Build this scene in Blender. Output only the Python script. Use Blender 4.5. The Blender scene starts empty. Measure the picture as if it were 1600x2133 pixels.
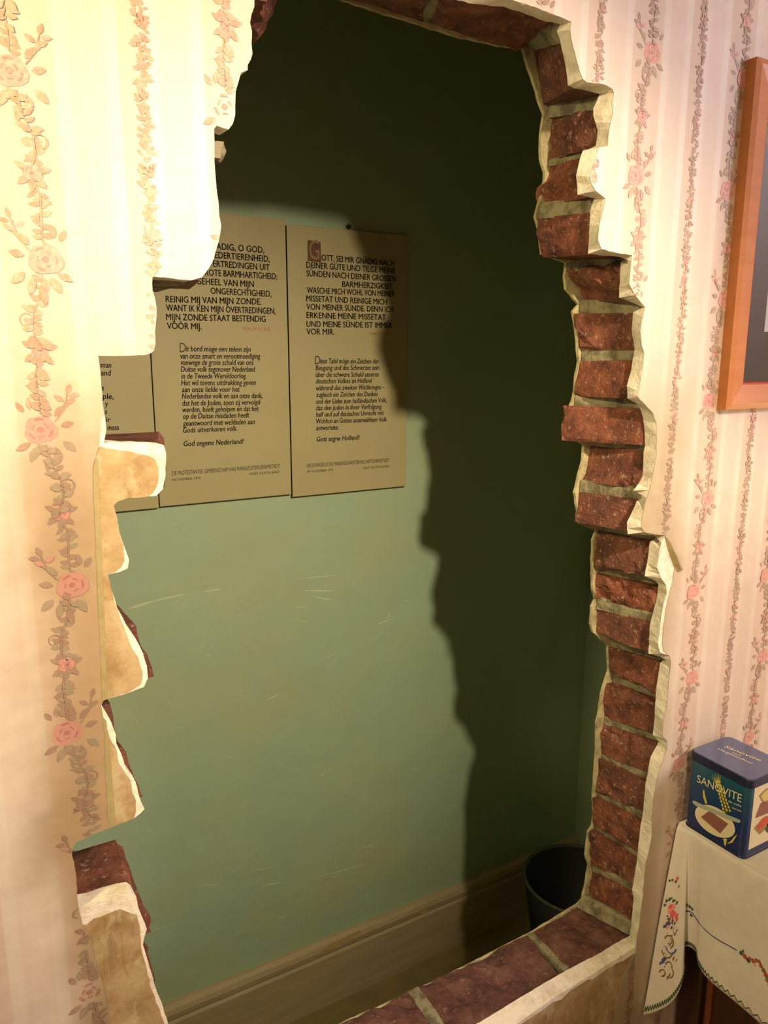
import bpy, bmesh, math, random
import numpy as np
from mathutils import Vector, Matrix, noise
from mathutils.geometry import tessellate_polygon

# ------------------------------------------------------------------ camera
F = 1602.0                       # focal length in pixels of the 1600 x 2133 frame
CX, CY = 800.0, 1066.5
def _n(v): return v / np.linalg.norm(v)
_X = _n(np.array([2800., -321., F]))
_D = np.array([-11., 7900., F]); _D = _n(_D - _X * (_D @ _X))
_Y = np.cross(_X, _D)
R = np.array([_X, _Y, -_D])      # camera axes -> room axes (x along the wall, y into it, z up)
CAM = np.array([0.0, -0.67, 1.5])
scene = bpy.context.scene
cd = bpy.data.cameras.new('camera')
cam = bpy.data.objects.new('camera', cd)
scene.collection.objects.link(cam)
cd.sensor_fit = 'VERTICAL'; cd.sensor_height = 36.0; cd.lens = F / 2133.0 * 36.0
cd.clip_start = 0.02
m = Matrix.Identity(4)
for i in range(3):
    m[i][0] = R[i, 0]; m[i][1] = -R[i, 1]; m[i][2] = -R[i, 2]; m[i][3] = CAM[i]
cam.matrix_world = m
scene.camera = cam

def hit(px, py, axis=1, val=0.0):
    """point of the real plane axis=val that the traced spot lies on"""
    d = R @ np.array([(px - CX) / F, (py - CY) / F, 1.0])
    return CAM + (val - CAM[axis]) / d[axis] * d
def proj(P):
    q = R.T @ (np.array(P) - CAM)
    return CX + F * q[0] / q[2], CY + F * q[1] / q[2]

# ------------------------------------------------------------------ light
scene.view_settings.view_transform = 'Standard'
scene.view_settings.look = 'None'
scene.view_settings.gamma = 1.0
scene.view_settings.use_curve_mapping = False
scene.view_settings.exposure = 0.0
w = bpy.data.worlds.new('world'); scene.world = w
w.use_nodes = True
w.node_tree.nodes['Background'].inputs['Color'].default_value = (1.0, 0.8, 0.6, 1)
w.node_tree.nodes['Background'].inputs['Strength'].default_value = 0.02

def light(name, kind, loc, energy, color, target=None, **kw):
    ld = bpy.data.lights.new(name, kind); ld.energy = energy; ld.color = color
    for k, v in kw.items(): setattr(ld, k, v)
    o = bpy.data.objects.new(name, ld); scene.collection.objects.link(o); o.location = loc
    if target is not None:
        o.rotation_euler = (Vector(target) - Vector(loc)).to_track_quat('-Z', 'Y').to_euler()
    return o
light('ceiling_lamp', 'SPOT', (0.435, -1.03, 1.955), 116.0, (1.0, 0.80, 0.56), target=(0.48, 0.75, 1.00),
      shadow_soft_size=0.024, spot_size=math.radians(58), spot_blend=1.0)
light('wall_lamp_left', 'SPOT', (-0.34, -0.27, 1.86), 36.0, (1.0, 0.84, 0.44), target=(0.02, 0.0, 1.62), shadow_soft_size=0.05,
      spot_size=math.radians(92), spot_blend=1.0)
light('fill_light_left', 'POINT', (-0.95, -0.50, 1.05), 10.0, (1.0, 0.86, 0.52), shadow_soft_size=0.12)  # added fill with no visible source, brightens the lower left wall and cloth
light('window_light', 'AREA', (2.3, -1.75, 2.2), 26.0, (0.90, 0.84, 1.0), target=(0.9, 0.0, 1.7), size=0.5)
light('table_lamp_light', 'POINT', (1.42, -0.30, 1.25), 6.0, (1.0, 0.70, 0.38), shadow_soft_size=0.05)

# ------------------------------------------------------------------ helpers
random.seed(7)
COL = scene.collection
def obj(name, me, mat=None, parent=None, **props):
    o = bpy.data.objects.new(name, me); COL.objects.link(o)
    if mat is not None:
        for mm in (mat if isinstance(mat, (list, tuple)) else [mat]): me.materials.append(mm)
    if parent is not None: o.parent = parent
    for k, v in props.items(): o[k] = v
    return o
def mesh(name, verts, faces, smooth=False, mats=None):
    me = bpy.data.meshes.new(name)
    me.from_pydata([tuple(map(float, v)) for v in verts], [], faces)
    if mats: me.polygons.foreach_set('material_index', mats)
    if smooth: me.polygons.foreach_set('use_smooth', [True] * len(me.polygons))
    me.update(); return me
def thing(name, label, cat, loc=(0, 0, 0), group=None):
    o = bpy.data.objects.new(name, None); COL.objects.link(o); o.location = loc
    o['label'] = label; o['category'] = cat
    if group: o['group'] = group
    o.empty_display_size = 0.05
    return o
def part(name, me, mat, parent, **props):
    """child mesh written in room coordinates, stored relative to its parent's base"""
    root = Vector((0, 0, 0)); p = parent
    while p is not None: root += p.location; p = p.parent
    me.transform(Matrix.Translation(-root))
    return obj(name, me, mat, parent, **props)

class MB:
    def __init__(s): s.v = []; s.f = []; s.m = []
    def add(s, vs, fs, mi=0):
        b = len(s.v); s.v += [tuple(map(float, v)) for v in vs]
        s.f += [[b + i for i in f] for f in fs]; s.m += [mi] * len(fs)
    def box(s, a, b, mi=0):
        x0, y0, z0 = a; x1, y1, z1 = b
        s.add([(x0,y0,z0),(x1,y0,z0),(x1,y1,z0),(x0,y1,z0),(x0,y0,z1),(x1,y0,z1),(x1,y1,z1),(x0,y1,z1)],
              [(0,3,2,1),(4,5,6,7),(0,1,5,4),(1,2,6,5),(2,3,7,6),(3,0,4,7)], mi)
    def poly(s, pts, mi=0):
        tri = tessellate_polygon([[Vector(p) for p in pts]])
        s.add(pts, [list(t) for t in tri], mi)
    def build(s, name, smooth=False): return mesh(name, s.v, s.f, smooth, s.m)

def rbox(a, b, r=0.002, seg=2):
    bm = bmesh.new()
    mb = MB(); mb.box(a, b)
    vs = [bm.verts.new(v) for v in mb.v]
    for f in mb.f: bm.faces.new([vs[i] for i in f])
    bmesh.ops.bevel(bm, geom=list(bm.edges), offset=r, segments=seg, profile=0.5, affect='EDGES')
    me = bpy.data.meshes.new('box'); bm.to_mesh(me); bm.free()
    return me

# ------------------------------------------------------------------ materials
def mat(name):
    mt = bpy.data.materials.new(name); mt.use_nodes = True
    nt = mt.node_tree; bs = nt.nodes['Principled BSDF']
    return mt, nt, bs
def N(nt, t, **kw):
    n = nt.nodes.new(t)
    for k, v in kw.items():
        if k in ('operation', 'data_type', 'blend_type', 'feature', 'wave_type', 'interpolation_type', 'clamp'): setattr(n, k, v)
        else: n.inputs[k].default_value = v
    return n
def L(nt, a, b): nt.links.new(a, b)
def srgb(r, g, b):
    f = lambda c: (c / 255 / 12.92) if c <= 10 else ((c / 255 + 0.055) / 1.055) ** 2.4
    return (f(r), f(g), f(b), 1)
def coords(nt, scale=(1, 1, 1)):
    tc = N(nt, 'ShaderNodeTexCoord'); mp = N(nt, 'ShaderNodeMapping'); mp.inputs['Scale'].default_value = scale
    L(nt, tc.outputs['Object'], mp.inputs['Vector']); return mp.outputs['Vector']
def noise_tex(nt, vec, scale, detail=4, rough=0.55):
    n = N(nt, 'ShaderNodeTexNoise'); n.inputs['Scale'].default_value = scale
    n.inputs['Detail'].default_value = detail; n.inputs['Roughness'].default_value = rough
    L(nt, vec, n.inputs['Vector']); return n.outputs['Fac']
def ramp(nt, fac, stops, interp='LINEAR'):
    r = N(nt, 'ShaderNodeValToRGB'); r.color_ramp.interpolation = interp
    while len(r.color_ramp.elements) < len(stops): r.color_ramp.elements.new(0.5)
    for e, (p, c) in zip(r.color_ramp.elements, stops): e.position = p; e.color = c if len(c) == 4 else (*c, 1)
    L(nt, fac, r.inputs['Fac']); return r.outputs['Color']
def mixc(nt, fac, a, b, blend='MIX'):
    n = N(nt, 'ShaderNodeMix', data_type='RGBA', blend_type=blend)
    if hasattr(fac, 'links'): L(nt, fac, n.inputs[0])
    else: n.inputs[0].default_value = fac
    for s, i in ((a, 6), (b, 7)):
        if hasattr(s, 'links'): L(nt, s, n.inputs[i])
        else: n.inputs[i].default_value = s
    return n.outputs[2]
def bump(nt, bs, h, strength=0.3, dist=0.002, prev=None):
    b = N(nt, 'ShaderNodeBump', Strength=strength, Distance=dist); L(nt, h, b.inputs['Height'])
    if prev is not None: L(nt, prev, b.inputs['Normal'])
    L(nt, b.outputs['Normal'], bs.inputs['Normal']); return b.outputs['Normal']
def math_(nt, op, a, b=None, c=None):
    n = N(nt, 'ShaderNodeMath', operation=op)
    for i, s in enumerate((a, b, c)):
        if s is None: continue
        if hasattr(s, 'links'): L(nt, s, n.inputs[i])
        else: n.inputs[i].default_value = s
    return n.outputs[0]
def simple(name, color, rough=0.6, noise_amt=0.0, nscale=30, bumpd=0.0, bscale=120, spec=0.5, coat=0.0):
    mt, nt, bs = mat(name)
    bs.inputs['Roughness'].default_value = rough
    bs.inputs['Specular IOR Level'].default_value = spec
    bs.inputs['Coat Weight'].default_value = coat
    v = coords(nt)
    if noise_amt:
        f = noise_tex(nt, v, nscale)
        d = tuple(max(0, c * (1 - noise_amt)) for c in color[:3]) + (1,)
        l = tuple(min(1, c * (1 + noise_amt)) for c in color[:3]) + (1,)
        L(nt, ramp(nt, f, [(0.3, d), (0.7, l)]), bs.inputs['Base Color'])
    else: bs.inputs['Base Color'].default_value = color
    if bumpd: bump(nt, bs, noise_tex(nt, v, bscale, 6), 1.0, bumpd)
    return mt

def aged_dimmed(nt, v, sx, c, a=srgb(150, 124, 88), b=srgb(164, 146, 114)):
    """tobacco-brown tone beside the hole: ageing, deepened to tone down overlit paper and print"""
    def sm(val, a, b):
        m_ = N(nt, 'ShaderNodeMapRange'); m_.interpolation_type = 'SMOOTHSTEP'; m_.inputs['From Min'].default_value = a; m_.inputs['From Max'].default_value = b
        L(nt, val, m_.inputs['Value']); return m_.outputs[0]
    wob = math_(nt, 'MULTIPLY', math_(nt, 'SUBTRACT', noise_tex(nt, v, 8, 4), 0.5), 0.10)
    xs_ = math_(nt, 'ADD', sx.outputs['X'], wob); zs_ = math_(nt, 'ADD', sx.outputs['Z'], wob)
    age_dim = math_(nt, 'MULTIPLY', math_(nt, 'MULTIPLY', sm(xs_, 0.02, 0.09), sm(xs_, 0.34, 0.28)), sm(zs_, 1.56, 1.36))
    c = mixc(nt, math_(nt, 'MULTIPLY', age_dim, 0.90), c, a)
    age_dim2 = math_(nt, 'MULTIPLY', math_(nt, 'MULTIPLY', sm(xs_, 0.70, 0.76), sm(xs_, 0.90, 0.81)), sm(zs_, 1.56, 1.36))  # tan by the right jamb, its depth standing in for dimmer lamp light
    return mixc(nt, math_(nt, 'MULTIPLY', age_dim2, 0.90), c, b)
PERIOD, X0 = 0.163, 0.080
def wallpaper_mat():
    mt, nt, bs = mat('floral_wallpaper')
    v = coords(nt)
    sx = N(nt, 'ShaderNodeSeparateXYZ'); L(nt, v, sx.inputs[0])
    u = math_(nt, 'DIVIDE', math_(nt, 'SUBTRACT', sx.outputs['X'], X0), PERIOD)
    u = math_(nt, 'ABSOLUTE', math_(nt, 'SUBTRACT', math_(nt, 'FRACT', math_(nt, 'ADD', u, 100.5)), 0.5))
    u = math_(nt, 'MULTIPLY', u, 2.0)
    pink, cream, white = srgb(208, 187, 168), srgb(212, 195, 178), srgb(216, 202, 185)
    c = ramp(nt, u, [(0.0, pink), (0.27, pink), (0.31, white), (0.40, white), (0.44, cream), (0.72, cream),
                     (0.76, white), (0.865, white), (0.885, pink), (1.0, pink)])
    rg = ramp(nt, u, [(0.0, (.56,)*3), (0.27, (.56,)*3), (0.31, (.48,)*3), (0.40, (.48,)*3), (0.44, (.52,)*3), (0.72, (.52,)*3),
                      (0.76, (.48,)*3), (0.865, (.48,)*3), (0.885, (.56,)*3), (1.0, (.56,)*3)])
    L(nt, rg, bs.inputs['Roughness'])
    st = noise_tex(nt, v, 5.5, 5, 0.6)
    c = mixc(nt, ramp(nt, st, [(0.50, (0, 0, 0)), (0.78, (0.30,)*3)]), c, srgb(205, 180, 140))
    st2 = noise_tex(nt, coords(nt, (300, 300, 20)), 1.0, 3)
    c = mixc(nt, ramp(nt, st2, [(0.35, (0.07,)*3), (0.65, (0, 0, 0))]), c, srgb(190, 160, 140))
    c = aged_dimmed(nt, v, sx, c)
    L(nt, c, bs.inputs['Base Color'])
    n1 = bump(nt, bs, noise_tex(nt, v, 9.0, 3), 1.0, 0.006)
    n2 = N(nt, 'ShaderNodeBump', Strength=0.35, Distance=0.0004)
    L(nt, noise_tex(nt, v, 420, 3), n2.inputs['Height']); L(nt, n1, n2.inputs['Normal']); L(nt, n2.outputs[0], bs.inputs['Normal'])
    bs.inputs['Specular IOR Level'].default_value = 0.62
    return mt
def print_mat(name, c):
    mt, nt, bs = mat(name)
    f = noise_tex(nt, coords(nt), 260, 3)
    pale = tuple(x * 0.75 + y * 0.25 for x, y in zip(c, srgb(238, 215, 204)))
    vv = coords(nt); sx = N(nt, 'ShaderNodeSeparateXYZ'); L(nt, vv, sx.inputs[0])
    dk = tuple(x * y for x, y in zip(c, (.56, .56, .52))) + (1,)
    L(nt, aged_dimmed(nt, vv, sx, ramp(nt, f, [(0.42, c), (0.72, pale)]), dk[:3] + (1,), tuple(x * .72 for x in c[:3]) + (1,)), bs.inputs['Base Color'])
    bs.inputs['Roughness'].default_value = 0.55
    return mt
def old_paper_mat():
    mt, nt, bs = mat('old_ochre_paper')
    v = coords(nt)
    f = noise_tex(nt, v, 28, 6, 0.65)
    c = ramp(nt, f, [(0.30, srgb(134, 106, 66)), (0.48, srgb(162, 136, 94)), (0.62, srgb(176, 153, 114)), (0.75, srgb(168, 156, 122))])
    f2 = noise_tex(nt, coords(nt, (60, 60, 9)), 1.0, 5, 0.7)
    c = mixc(nt, ramp(nt, f2, [(0.56, (0, 0, 0)), (0.72, (0.55,)*3)]), c, srgb(108, 80, 46))
    c = mixc(nt, ramp(nt, noise_tex(nt, coords(nt, (34, 34, 20)), 1.0, 4, 0.6), [(0.52, (0, 0, 0)), (0.60, (0.6,)*3)]), c, srgb(188, 172, 136))
    L(nt, c, bs.inputs['Base Color'])
    bs.inputs['Roughness'].default_value = 0.7; bs.inputs['Specular IOR Level'].default_value = 0.3
    bump(nt, bs, noise_tex(nt, v, 90, 5), 0.8, 0.0012)
    return mt
def plaster_mat(name='white_plaster', a=(240, 230, 210), b=(216, 204, 178)):
    mt, nt, bs = mat(name)
    v = coords(nt)
    L(nt, ramp(nt, noise_tex(nt, v, 45, 6, 0.65), [(0.38, srgb(*b)), (0.55, srgb(*a))]), bs.inputs['Base Color'])
    bs.inputs['Roughness'].default_value = 0.85; bs.inputs['Specular IOR Level'].default_value = 0.2
    n1 = bump(nt, bs, noise_tex(nt, v, 110, 7, 0.65), 1.0, 0.0022)
    return mt
def brick_mat():
    mt, nt, bs = mat('red_brick')
    v = coords(nt)
    oi = N(nt, 'ShaderNodeObjectInfo')
    off = N(nt, 'ShaderNodeVectorMath', operation='ADD'); L(nt, v, off.inputs[0])
    cmb = N(nt, 'ShaderNodeCombineXYZ'); L(nt, math_(nt, 'MULTIPLY', oi.outputs['Random'], 9.0), cmb.inputs[0]); L(nt, cmb.outputs[0], off.inputs[1])
    v = off.outputs[0]
    c = ramp(nt, noise_tex(nt, v, 34, 7, 0.68), [(0.30, srgb(60, 34, 27)), (0.44, srgb(112, 62, 44)), (0.58, srgb(146, 84, 58)), (0.74, srgb(160, 110, 84))])
    c = mixc(nt, math_(nt, 'MULTIPLY', oi.outputs['Random'], 0.55), c, srgb(100, 66, 56))
    c = mixc(nt, ramp(nt, noise_tex(nt, v, 150, 6, 0.75), [(0.57, (0, 0, 0)), (0.66, (0.75,)*3)]), c, srgb(200, 172, 138))
    c = mixc(nt, ramp(nt, noise_tex(nt, v, 21, 4, 0.6), [(0.60, (0, 0, 0)), (0.72, (0.55,)*3)]), c, srgb(66, 34, 28))
    L(nt, c, bs.inputs['Base Color'])
    bs.inputs['Roughness'].default_value = 0.62; bs.inputs['Specular IOR Level'].default_value = 0.45
    n1 = bump(nt, bs, noise_tex(nt, v, 55, 8, 0.7), 1.0, 0.005)
    n2 = N(nt, 'ShaderNodeBump', Strength=0.9, Distance=0.0012)
    L(nt, noise_tex(nt, v, 320, 5, 0.7), n2.inputs['Height']); L(nt, n1, n2.inputs['Normal']); L(nt, n2.outputs[0], bs.inputs['Normal'])
    return mt
def sill_brick_mat():
    mt, nt, bs = mat('dark_worn_brick')
    v = coords(nt)
    c = ramp(nt, noise_tex(nt, v, 26, 7, 0.7), [(0.32, srgb(74, 50, 42)), (0.50, srgb(112, 72, 62)), (0.70, srgb(140, 104, 86))])
    c = mixc(nt, ramp(nt, noise_tex(nt, v, 130, 6, 0.8), [(0.57, (0, 0, 0)), (0.66, (0.55,)*3)]), c, srgb(186, 160, 130))
    L(nt, c, bs.inputs['Base Color'])
    bs.inputs['Roughness'].default_value = 0.75; bs.inputs['Specular IOR Level'].default_value = 0.35
    bump(nt, bs, noise_tex(nt, v, 110, 8, 0.72), 1.0, 0.004)
    return mt
def green_wall_mat():
    mt, nt, bs = mat('green_painted_plaster')
    v = coords(nt)
    c = ramp(nt, noise_tex(nt, v, 2.6, 4), [(0.3, srgb(158, 184, 152)), (0.7, srgb(168, 190, 154))])
    c = mixc(nt, ramp(nt, noise_tex(nt, v, 5, 6, 0.6), [(0.45, (0, 0, 0)), (0.65, (0.5,)*3)]), c, srgb(170, 182, 136))
    c = mixc(nt, ramp(nt, noise_tex(nt, v, 14, 6, 0.7), [(0.60, (0, 0, 0)), (0.78, (0.3,)*3)]), c, srgb(184, 198, 160))
    scr = noise_tex(nt, coords(nt, (7, 7, 90)), 1.0, 6, 0.75)
    c = mixc(nt, ramp(nt, scr, [(0.69, (0, 0, 0)), (0.75, (0.5,)*3)]), c, srgb(204, 212, 172))
    L(nt, c, bs.inputs['Base Color'])
    bs.inputs['Roughness'].default_value = 0.5; bs.inputs['Specular IOR Level'].default_value = 0.4
    bump(nt, bs, noise_tex(nt, v, 7, 5, 0.5), 1.0, 0.008)
    return mt
def wood_mat(name, dark, light_, rough=0.4, axis=(8, 60, 60), spec=0.5):
    mt, nt, bs = mat(name)
    L(nt, ramp(nt, noise_tex(nt, coords(nt, axis), 1.0, 5, 0.6), [(0.3, dark), (0.7, light_)]), bs.inputs['Base Color'])
    bs.inputs['Roughness'].default_value = rough; bs.inputs['Specular IOR Level'].default_value = spec
    return mt

M = {
 'paper': wallpaper_mat(), 'old': old_paper_mat(),
 'leaf': print_mat('print_leaf', srgb(168, 136, 114)), 'leaf2': print_mat('print_grey_leaf', srgb(168, 148, 122)),
 'rose': print_mat('print_rose', srgb(208, 150, 136)), 'rose2': print_mat('print_rose_dark', srgb(186, 122, 108)),
 'plaster': plaster_mat(), 'mortar': plaster_mat('grey_mortar', (150, 142, 112), (104, 96, 74)),
 'brick': brick_mat(), 'sill': sill_brick_mat(), 'green': green_wall_mat(),
 'strip': simple('greenish_old_strip', srgb(152, 136, 92), 0.7, 0.12, 60, 0.0006),
 'skirt': wood_mat('olive_painted_board', srgb(164, 150, 112), srgb(180, 164, 124), 0.55),
 'floor': simple('olive_brown_floor', srgb(142, 128, 80), 0.55, 0.15, 14, 0.0015, 25),
 'dark': simple('dark_backing', srgb(46, 34, 24), 0.7),
 'cream_wall': simple('cream_plaster', srgb(232, 215, 196), 0.8),
 'parch': simple('parchment_board', srgb(174, 166, 122), 0.5, 0.05, 9, 0.0004, 60, 0.4),
 'ink': simple('brown_black_ink', srgb(34, 22, 16), 0.5),
 'redink': simple('red_ink', srgb(178, 92, 62), 0.6),
 'initial': simple('illuminated_initial', srgb(96, 66, 44), 0.5, 0.3, 130),
 'framewood': wood_mat('orange_varnished_pine', srgb(180, 112, 66), srgb(196, 128, 80), 0.38),
 'frameside': wood_mat('orange_frame_side', srgb(150, 88, 42), srgb(164, 98, 48), 0.5),
 'framelip': simple('red_brown_lip', srgb(166, 66, 30), 0.45),
 'black': simple('black_photo_mount', srgb(26, 22, 20), 0.45, 0.25, 6),
 'white': simple('white_card', srgb(240, 236, 230), 0.7),
 'linen': simple('cream_linen', srgb(222, 214, 200), 0.85, 0.04, 60, 0.0003, 900, 0.2),
 'dwood': wood_mat('dark_stained_wood', srgb(44, 26, 16), srgb(70, 40, 24), 0.35, (60, 60, 6)),
 'rwood': wood_mat('red_brown_moulding', srgb(96, 48, 26), srgb(120, 62, 34), 0.35, (60, 60, 6)),
 'bucket': simple('dark_enamel', srgb(18, 18, 16), 0.6, 0.2, 20),
 'rim': simple('worn_bucket_rim', srgb(84, 88, 78), 0.5, 0.2, 60),
 'iron': simple('rusty_iron', srgb(60, 42, 30), 0.6, 0.3, 200),
}
def glass_mat():
    mt, nt, bs = mat('picture_glass')
    bs.inputs['Transmission Weight'].default_value = 1.0; bs.inputs['Roughness'].default_value = 0.02
    bs.inputs['IOR'].default_value = 1.45; bs.inputs['Base Color'].default_value = (1, 1, 1, 1)
    return mt
M['glass'] = glass_mat()
def tin_mat():
    mt, nt, bs = mat('blue_printed_tin')
    tc = coords(nt); s = N(nt, 'ShaderNodeSeparateXYZ'); L(nt, tc, s.inputs[0])
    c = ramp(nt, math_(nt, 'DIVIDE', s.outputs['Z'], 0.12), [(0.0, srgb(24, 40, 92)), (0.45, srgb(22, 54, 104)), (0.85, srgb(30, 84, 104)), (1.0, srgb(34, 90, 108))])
    c = mixc(nt, ramp(nt, noise_tex(nt, tc, 300, 4, 0.8), [(0.60, (0, 0, 0)), (0.72, (0.2,)*3)]), c, srgb(90, 120, 130))
    L(nt, c, bs.inputs['Base Color'])
    bs.inputs['Roughness'].default_value = 0.32; bs.inputs['Coat Weight'].default_value = 0.3
    return mt
M['tin'] = tin_mat()
M['lid'] = simple('dark_blue_lid', srgb(74, 84, 122), 0.34, 0.08, 200, coat=0.3)
M['lidrim'] = simple('worn_blue_black_rim', srgb(26, 34, 62), 0.4, 0.5, 260)
for k, c in dict(cream=(226, 214, 170), wheat=(214, 196, 92), plate=(226, 216, 176), bread=(142, 92, 78), grey=(168, 176, 160),
                 lightbread=(216, 196, 120), tomato=(206, 84, 50), tan=(160, 128, 84), dgreen=(60, 84, 50), stem=(120, 92, 60),
                 roseRed=(226, 96, 100), rosePink=(238, 150, 150), blue=(82, 84, 140), thread=(54, 60, 96), scroll=(140, 96, 54), rust=(168, 78, 48)).items():
    M[k] = simple('print_' + k.lower(), srgb(*c), 0.5)

# ------------------------------------------------------------------ traced outlines (photo spots on real planes, or (x, z) metres)
def W(pts, y=0.0):
    out = []
    for p in pts:
        if abs(p[0]) < 5: out.append(np.array([p[0], y, p[1]]))
        else: out.append(hit(p[0], p[1], 1, y))
    return out
TOPW = [(.30,1.822),(.35,1.840),(.42,1.850),(.50,1.850),(1065,0),(1112,15),(1155,32),(1189,46)]
RIGHTW = [(1187,62),(1189,80),(1197,112),(1207,150),(1213,165),(1222,172),(1245,174),(1262,178),(1275,186),(1278,194),(1274,214),(1275,240),(1268,270),(1265,305),(1247,308),(1241,325),
 (1235,345),(1228,368),(1232,385),(1240,398),(1252,407),(1260,414),(1255,440),(1248,468),(1245,500),(1252,519),(1280,526),(1316,532),(1313,555),(1310,592),(1322,615),(1343,640),
 (1338,660),(1333,690),(1336,720),(1341,735),(1339,760),(1334,790),(1327,826),(1345,845),(1360,862),(1366,880),(1367,910),(1366,950),(1360,985),(1353,1020),(1347,1037),
 (1342,1055),(1337,1075),(1335,1098),(1342,1108),(1365,1113),(1386,1114),(1384,1120),(1378,1130),(1373,1156),(1369,1183),(1378,1205),(1388,1220),(1389,1239),(1382,1259),(1378,1282),(1375,1312),(1371,1340),
 (1375,1359),(1394,1366),(1397,1381),(1395,1396),(1392,1428),(1390,1452),(1388,1475),(1381,1500),(1379,1532),(1389,1545),(1388,1563),(1377,1592),(1368,1624),(1361,1660),(1358,1700),
 (1358,1739),(1352,1772),(1344,1802),(1341,1840),(1339,1866),(1335,1896),(1331,1930),(1326,1957)]
SILLW = [(1324,1972),(1300,1988),(1262,2011),(1225,2035),(1187,2058),(1150,2081),(1112,2108),(.60,.616),(.5,.614),(.4,.618),(.3,.632),(.19,.645),(.165,.70),(.15,.78)]
LEFTP = [(350,2132),(336,2086),(322,2050),(312,2016),(304,1988),(298,1968),(300,1954),(306,1936),(296,1910),(288,1890),(284,1868),(276,1862),(256,1865),(220,1875),(190,1886),(166,1890),
 (160,1860),(158,1820),(150,1782),(150,1768),(158,1754),(205,1732),(242,1719),(280,1704),(293,1694),(301,1685),(293,1668),(286,1640),(276,1616),(261,1599),(252,1569),(242,1548),(241,1529),
 (232,1505),(222,1486),(211,1468),(216,1459),(266,1444),(300,1431),(308,1412),(306,1387),(297,1359),(281,1328),(262,1300),(244,1266),(231,1225),(225,1197),(250,1191),(266,1184),(269,1166),
 (262,1147),(253,1122),(241,1069),(237,1053),(244,1045),(266,1037),(309,1034),(325,1033),(339,1019),(345,990),(346,944),(341,927),(319,925),(228,921),(216,925),(221,897),(220,879),(217,860),
 (214,841),(211,804),(208,766),(205,741),(300,740),(312,737),(321,730),(324,715),(323,690),(326,640),(323,622),(318,605),(317,590),(318,576),(360,580),(400,584),(420,578),(430,566),(445,540),(455,505),(461,470),
 (457,450),(455,420),(450,380),(447,340),(447,300),(446,268),(452,262),(476,270),(485,258),(490,240),(490,220),(491,190),(497,170),(502,152),(516,146),(516,135),(522,125),(526,112),(524,92),
 (525,65),(521,47),(524,30),(530,14),(530,0),(.285,1.808)]
def jag(pts, amp, step, seed):
    """subdivide an outline (closed) and roughen it"""
    rnd = random.Random(seed); out = []
    for a, b in zip(pts, pts[1:] + pts[:1]):
        d = np.linalg.norm(b - a); k = max(1, int(d / step))
        t = (b - a) / max(d, 1e-9); nrm = np.array([-t[2], 0, t[0]])
        for i in range(k):
            q = a + (b - a) * i / k
            if i: q = q + nrm * rnd.uniform(-amp, amp)
            out.append(q)
    return out
P_top, P_right, P_sill, P_left = (W(x) for x in (TOPW, RIGHTW, SILLW, LEFTP))
P_loop = jag(P_top + P_right + P_sill + P_left, 0.0005, 0.006, 1)

YB = 0.02     # back of the plaster = front of the bricks
YR = 0.115    # back of the bricks
TOPB = [(.30,1.806),(.35,1.832),(.42,1.842),(.50,1.843),(1050,14),(1097,30),(1138,45),(1166,51)]
RIGHTB = [(1160,66),(1166,81),(1171,105),(1179,142),(1183,178),(1196,184),(1225,190),(1249,196),(1236,226),(1236,240),(1245,270),(1241,304),(1214,314),(1206,340),(1200,366),(1203,394),(1203,406),(1238,413),(1230,436),
 (1228,470),(1225,529),(1260,533),(1308,536),(1293,546),(1292,570),(1290,600),(1290,620),(1325,633),(1337,640),(1319,650),(1316,686),(1322,728),(1320,740),(1318,750),(1315,771),(1306,804),(1307,830),(1322,838),(1332,848),
 (1339,869),(1343,900),(1344,928),(1341,942),(1339,992),(1330,1008),(1319,1022),(1345,1034),(1326,1044),(1317,1066),(1306,1088),(1308,1113),(1376,1115),(1354,1128),(1350,1160),(1343,1200),(1372,1214),(1371,1226),(1369,1241),(1360,1280),(1354,1301),
 (1351,1362),(1391,1368),(1375,1381),(1371,1409),(1366,1447),(1365,1466),(1364,1494),(1360,1531),(1372,1545),(1369,1552),(1355,1577),(1349,1613),(1344,1636),(1339,1697),(1335,1716),(1328,1781),(1326,1800),(1317,1853),(1320,1869),(1315,1930),(1311,1950)]
SILLB = [(1290,1961),(1240,1990),(1180,2021),(1100,2068),(1000,2129),(.5,.632),(.4,.636),(.3,.645),(.185,.66),(.16,.71),(.146,.78)]
def W2(pts): return W(pts, YB)
B_left = [np.array([p[0] - 0.0012, YB, p[2]]) for p in P_left]
B_loop = jag(W2(TOPB) + W2(RIGHTB) + W2(SILLB) + B_left, 0.0006, 0.007, 2)

def zipper(A, B, off):
    """triangulated strip between closed outlines A and B (index lists start at 0 and off)"""
    fs = []; i = j = 0; n, k = len(A), len(B)
    while i < n or j < k:
        a, b = A[i % n], B[j % k]; a2, b2 = A[(i + 1) % n], B[(j + 1) % k]
        if j >= k or (i < n and np.linalg.norm(a2 - b) < np.linalg.norm(b2 - a)):
            fs.append([i % n, (i + 1) % n, off + j % k]); i += 1
        else:
            fs.append([i % n, off + (j + 1) % k, off + j % k]); j += 1
    return fs
def sheet_with_hole(outer, hole, y):
    o = [Vector((p[0], p[2], 0)) for p in outer]; h = [Vector((p[0], p[2], 0)) for p in hole]
    tri = tessellate_polygon([o, h])
    return [(p.x, y, p.y) for p in o + h], [list(t) for t in tri]
def slab_with_hole(name, outer, hole, y0, y1, smooth=False):
    v0, f0 = sheet_with_hole(outer, hole, y0); v1, f1 = sheet_with_hole(outer, hole, y1)
    n = len(v0); fs = f0 + [[i + n for i in f] for f in f1]
    no, nh = len(outer), len(hole)
    for s, c in ((0, no), (no, nh)):
        for i in range(c):
            a, b = s + i, s + (i + 1) % c
            fs.append([a, b, b + n, a + n])
    return mesh(name, v0 + v1, fs)
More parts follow.
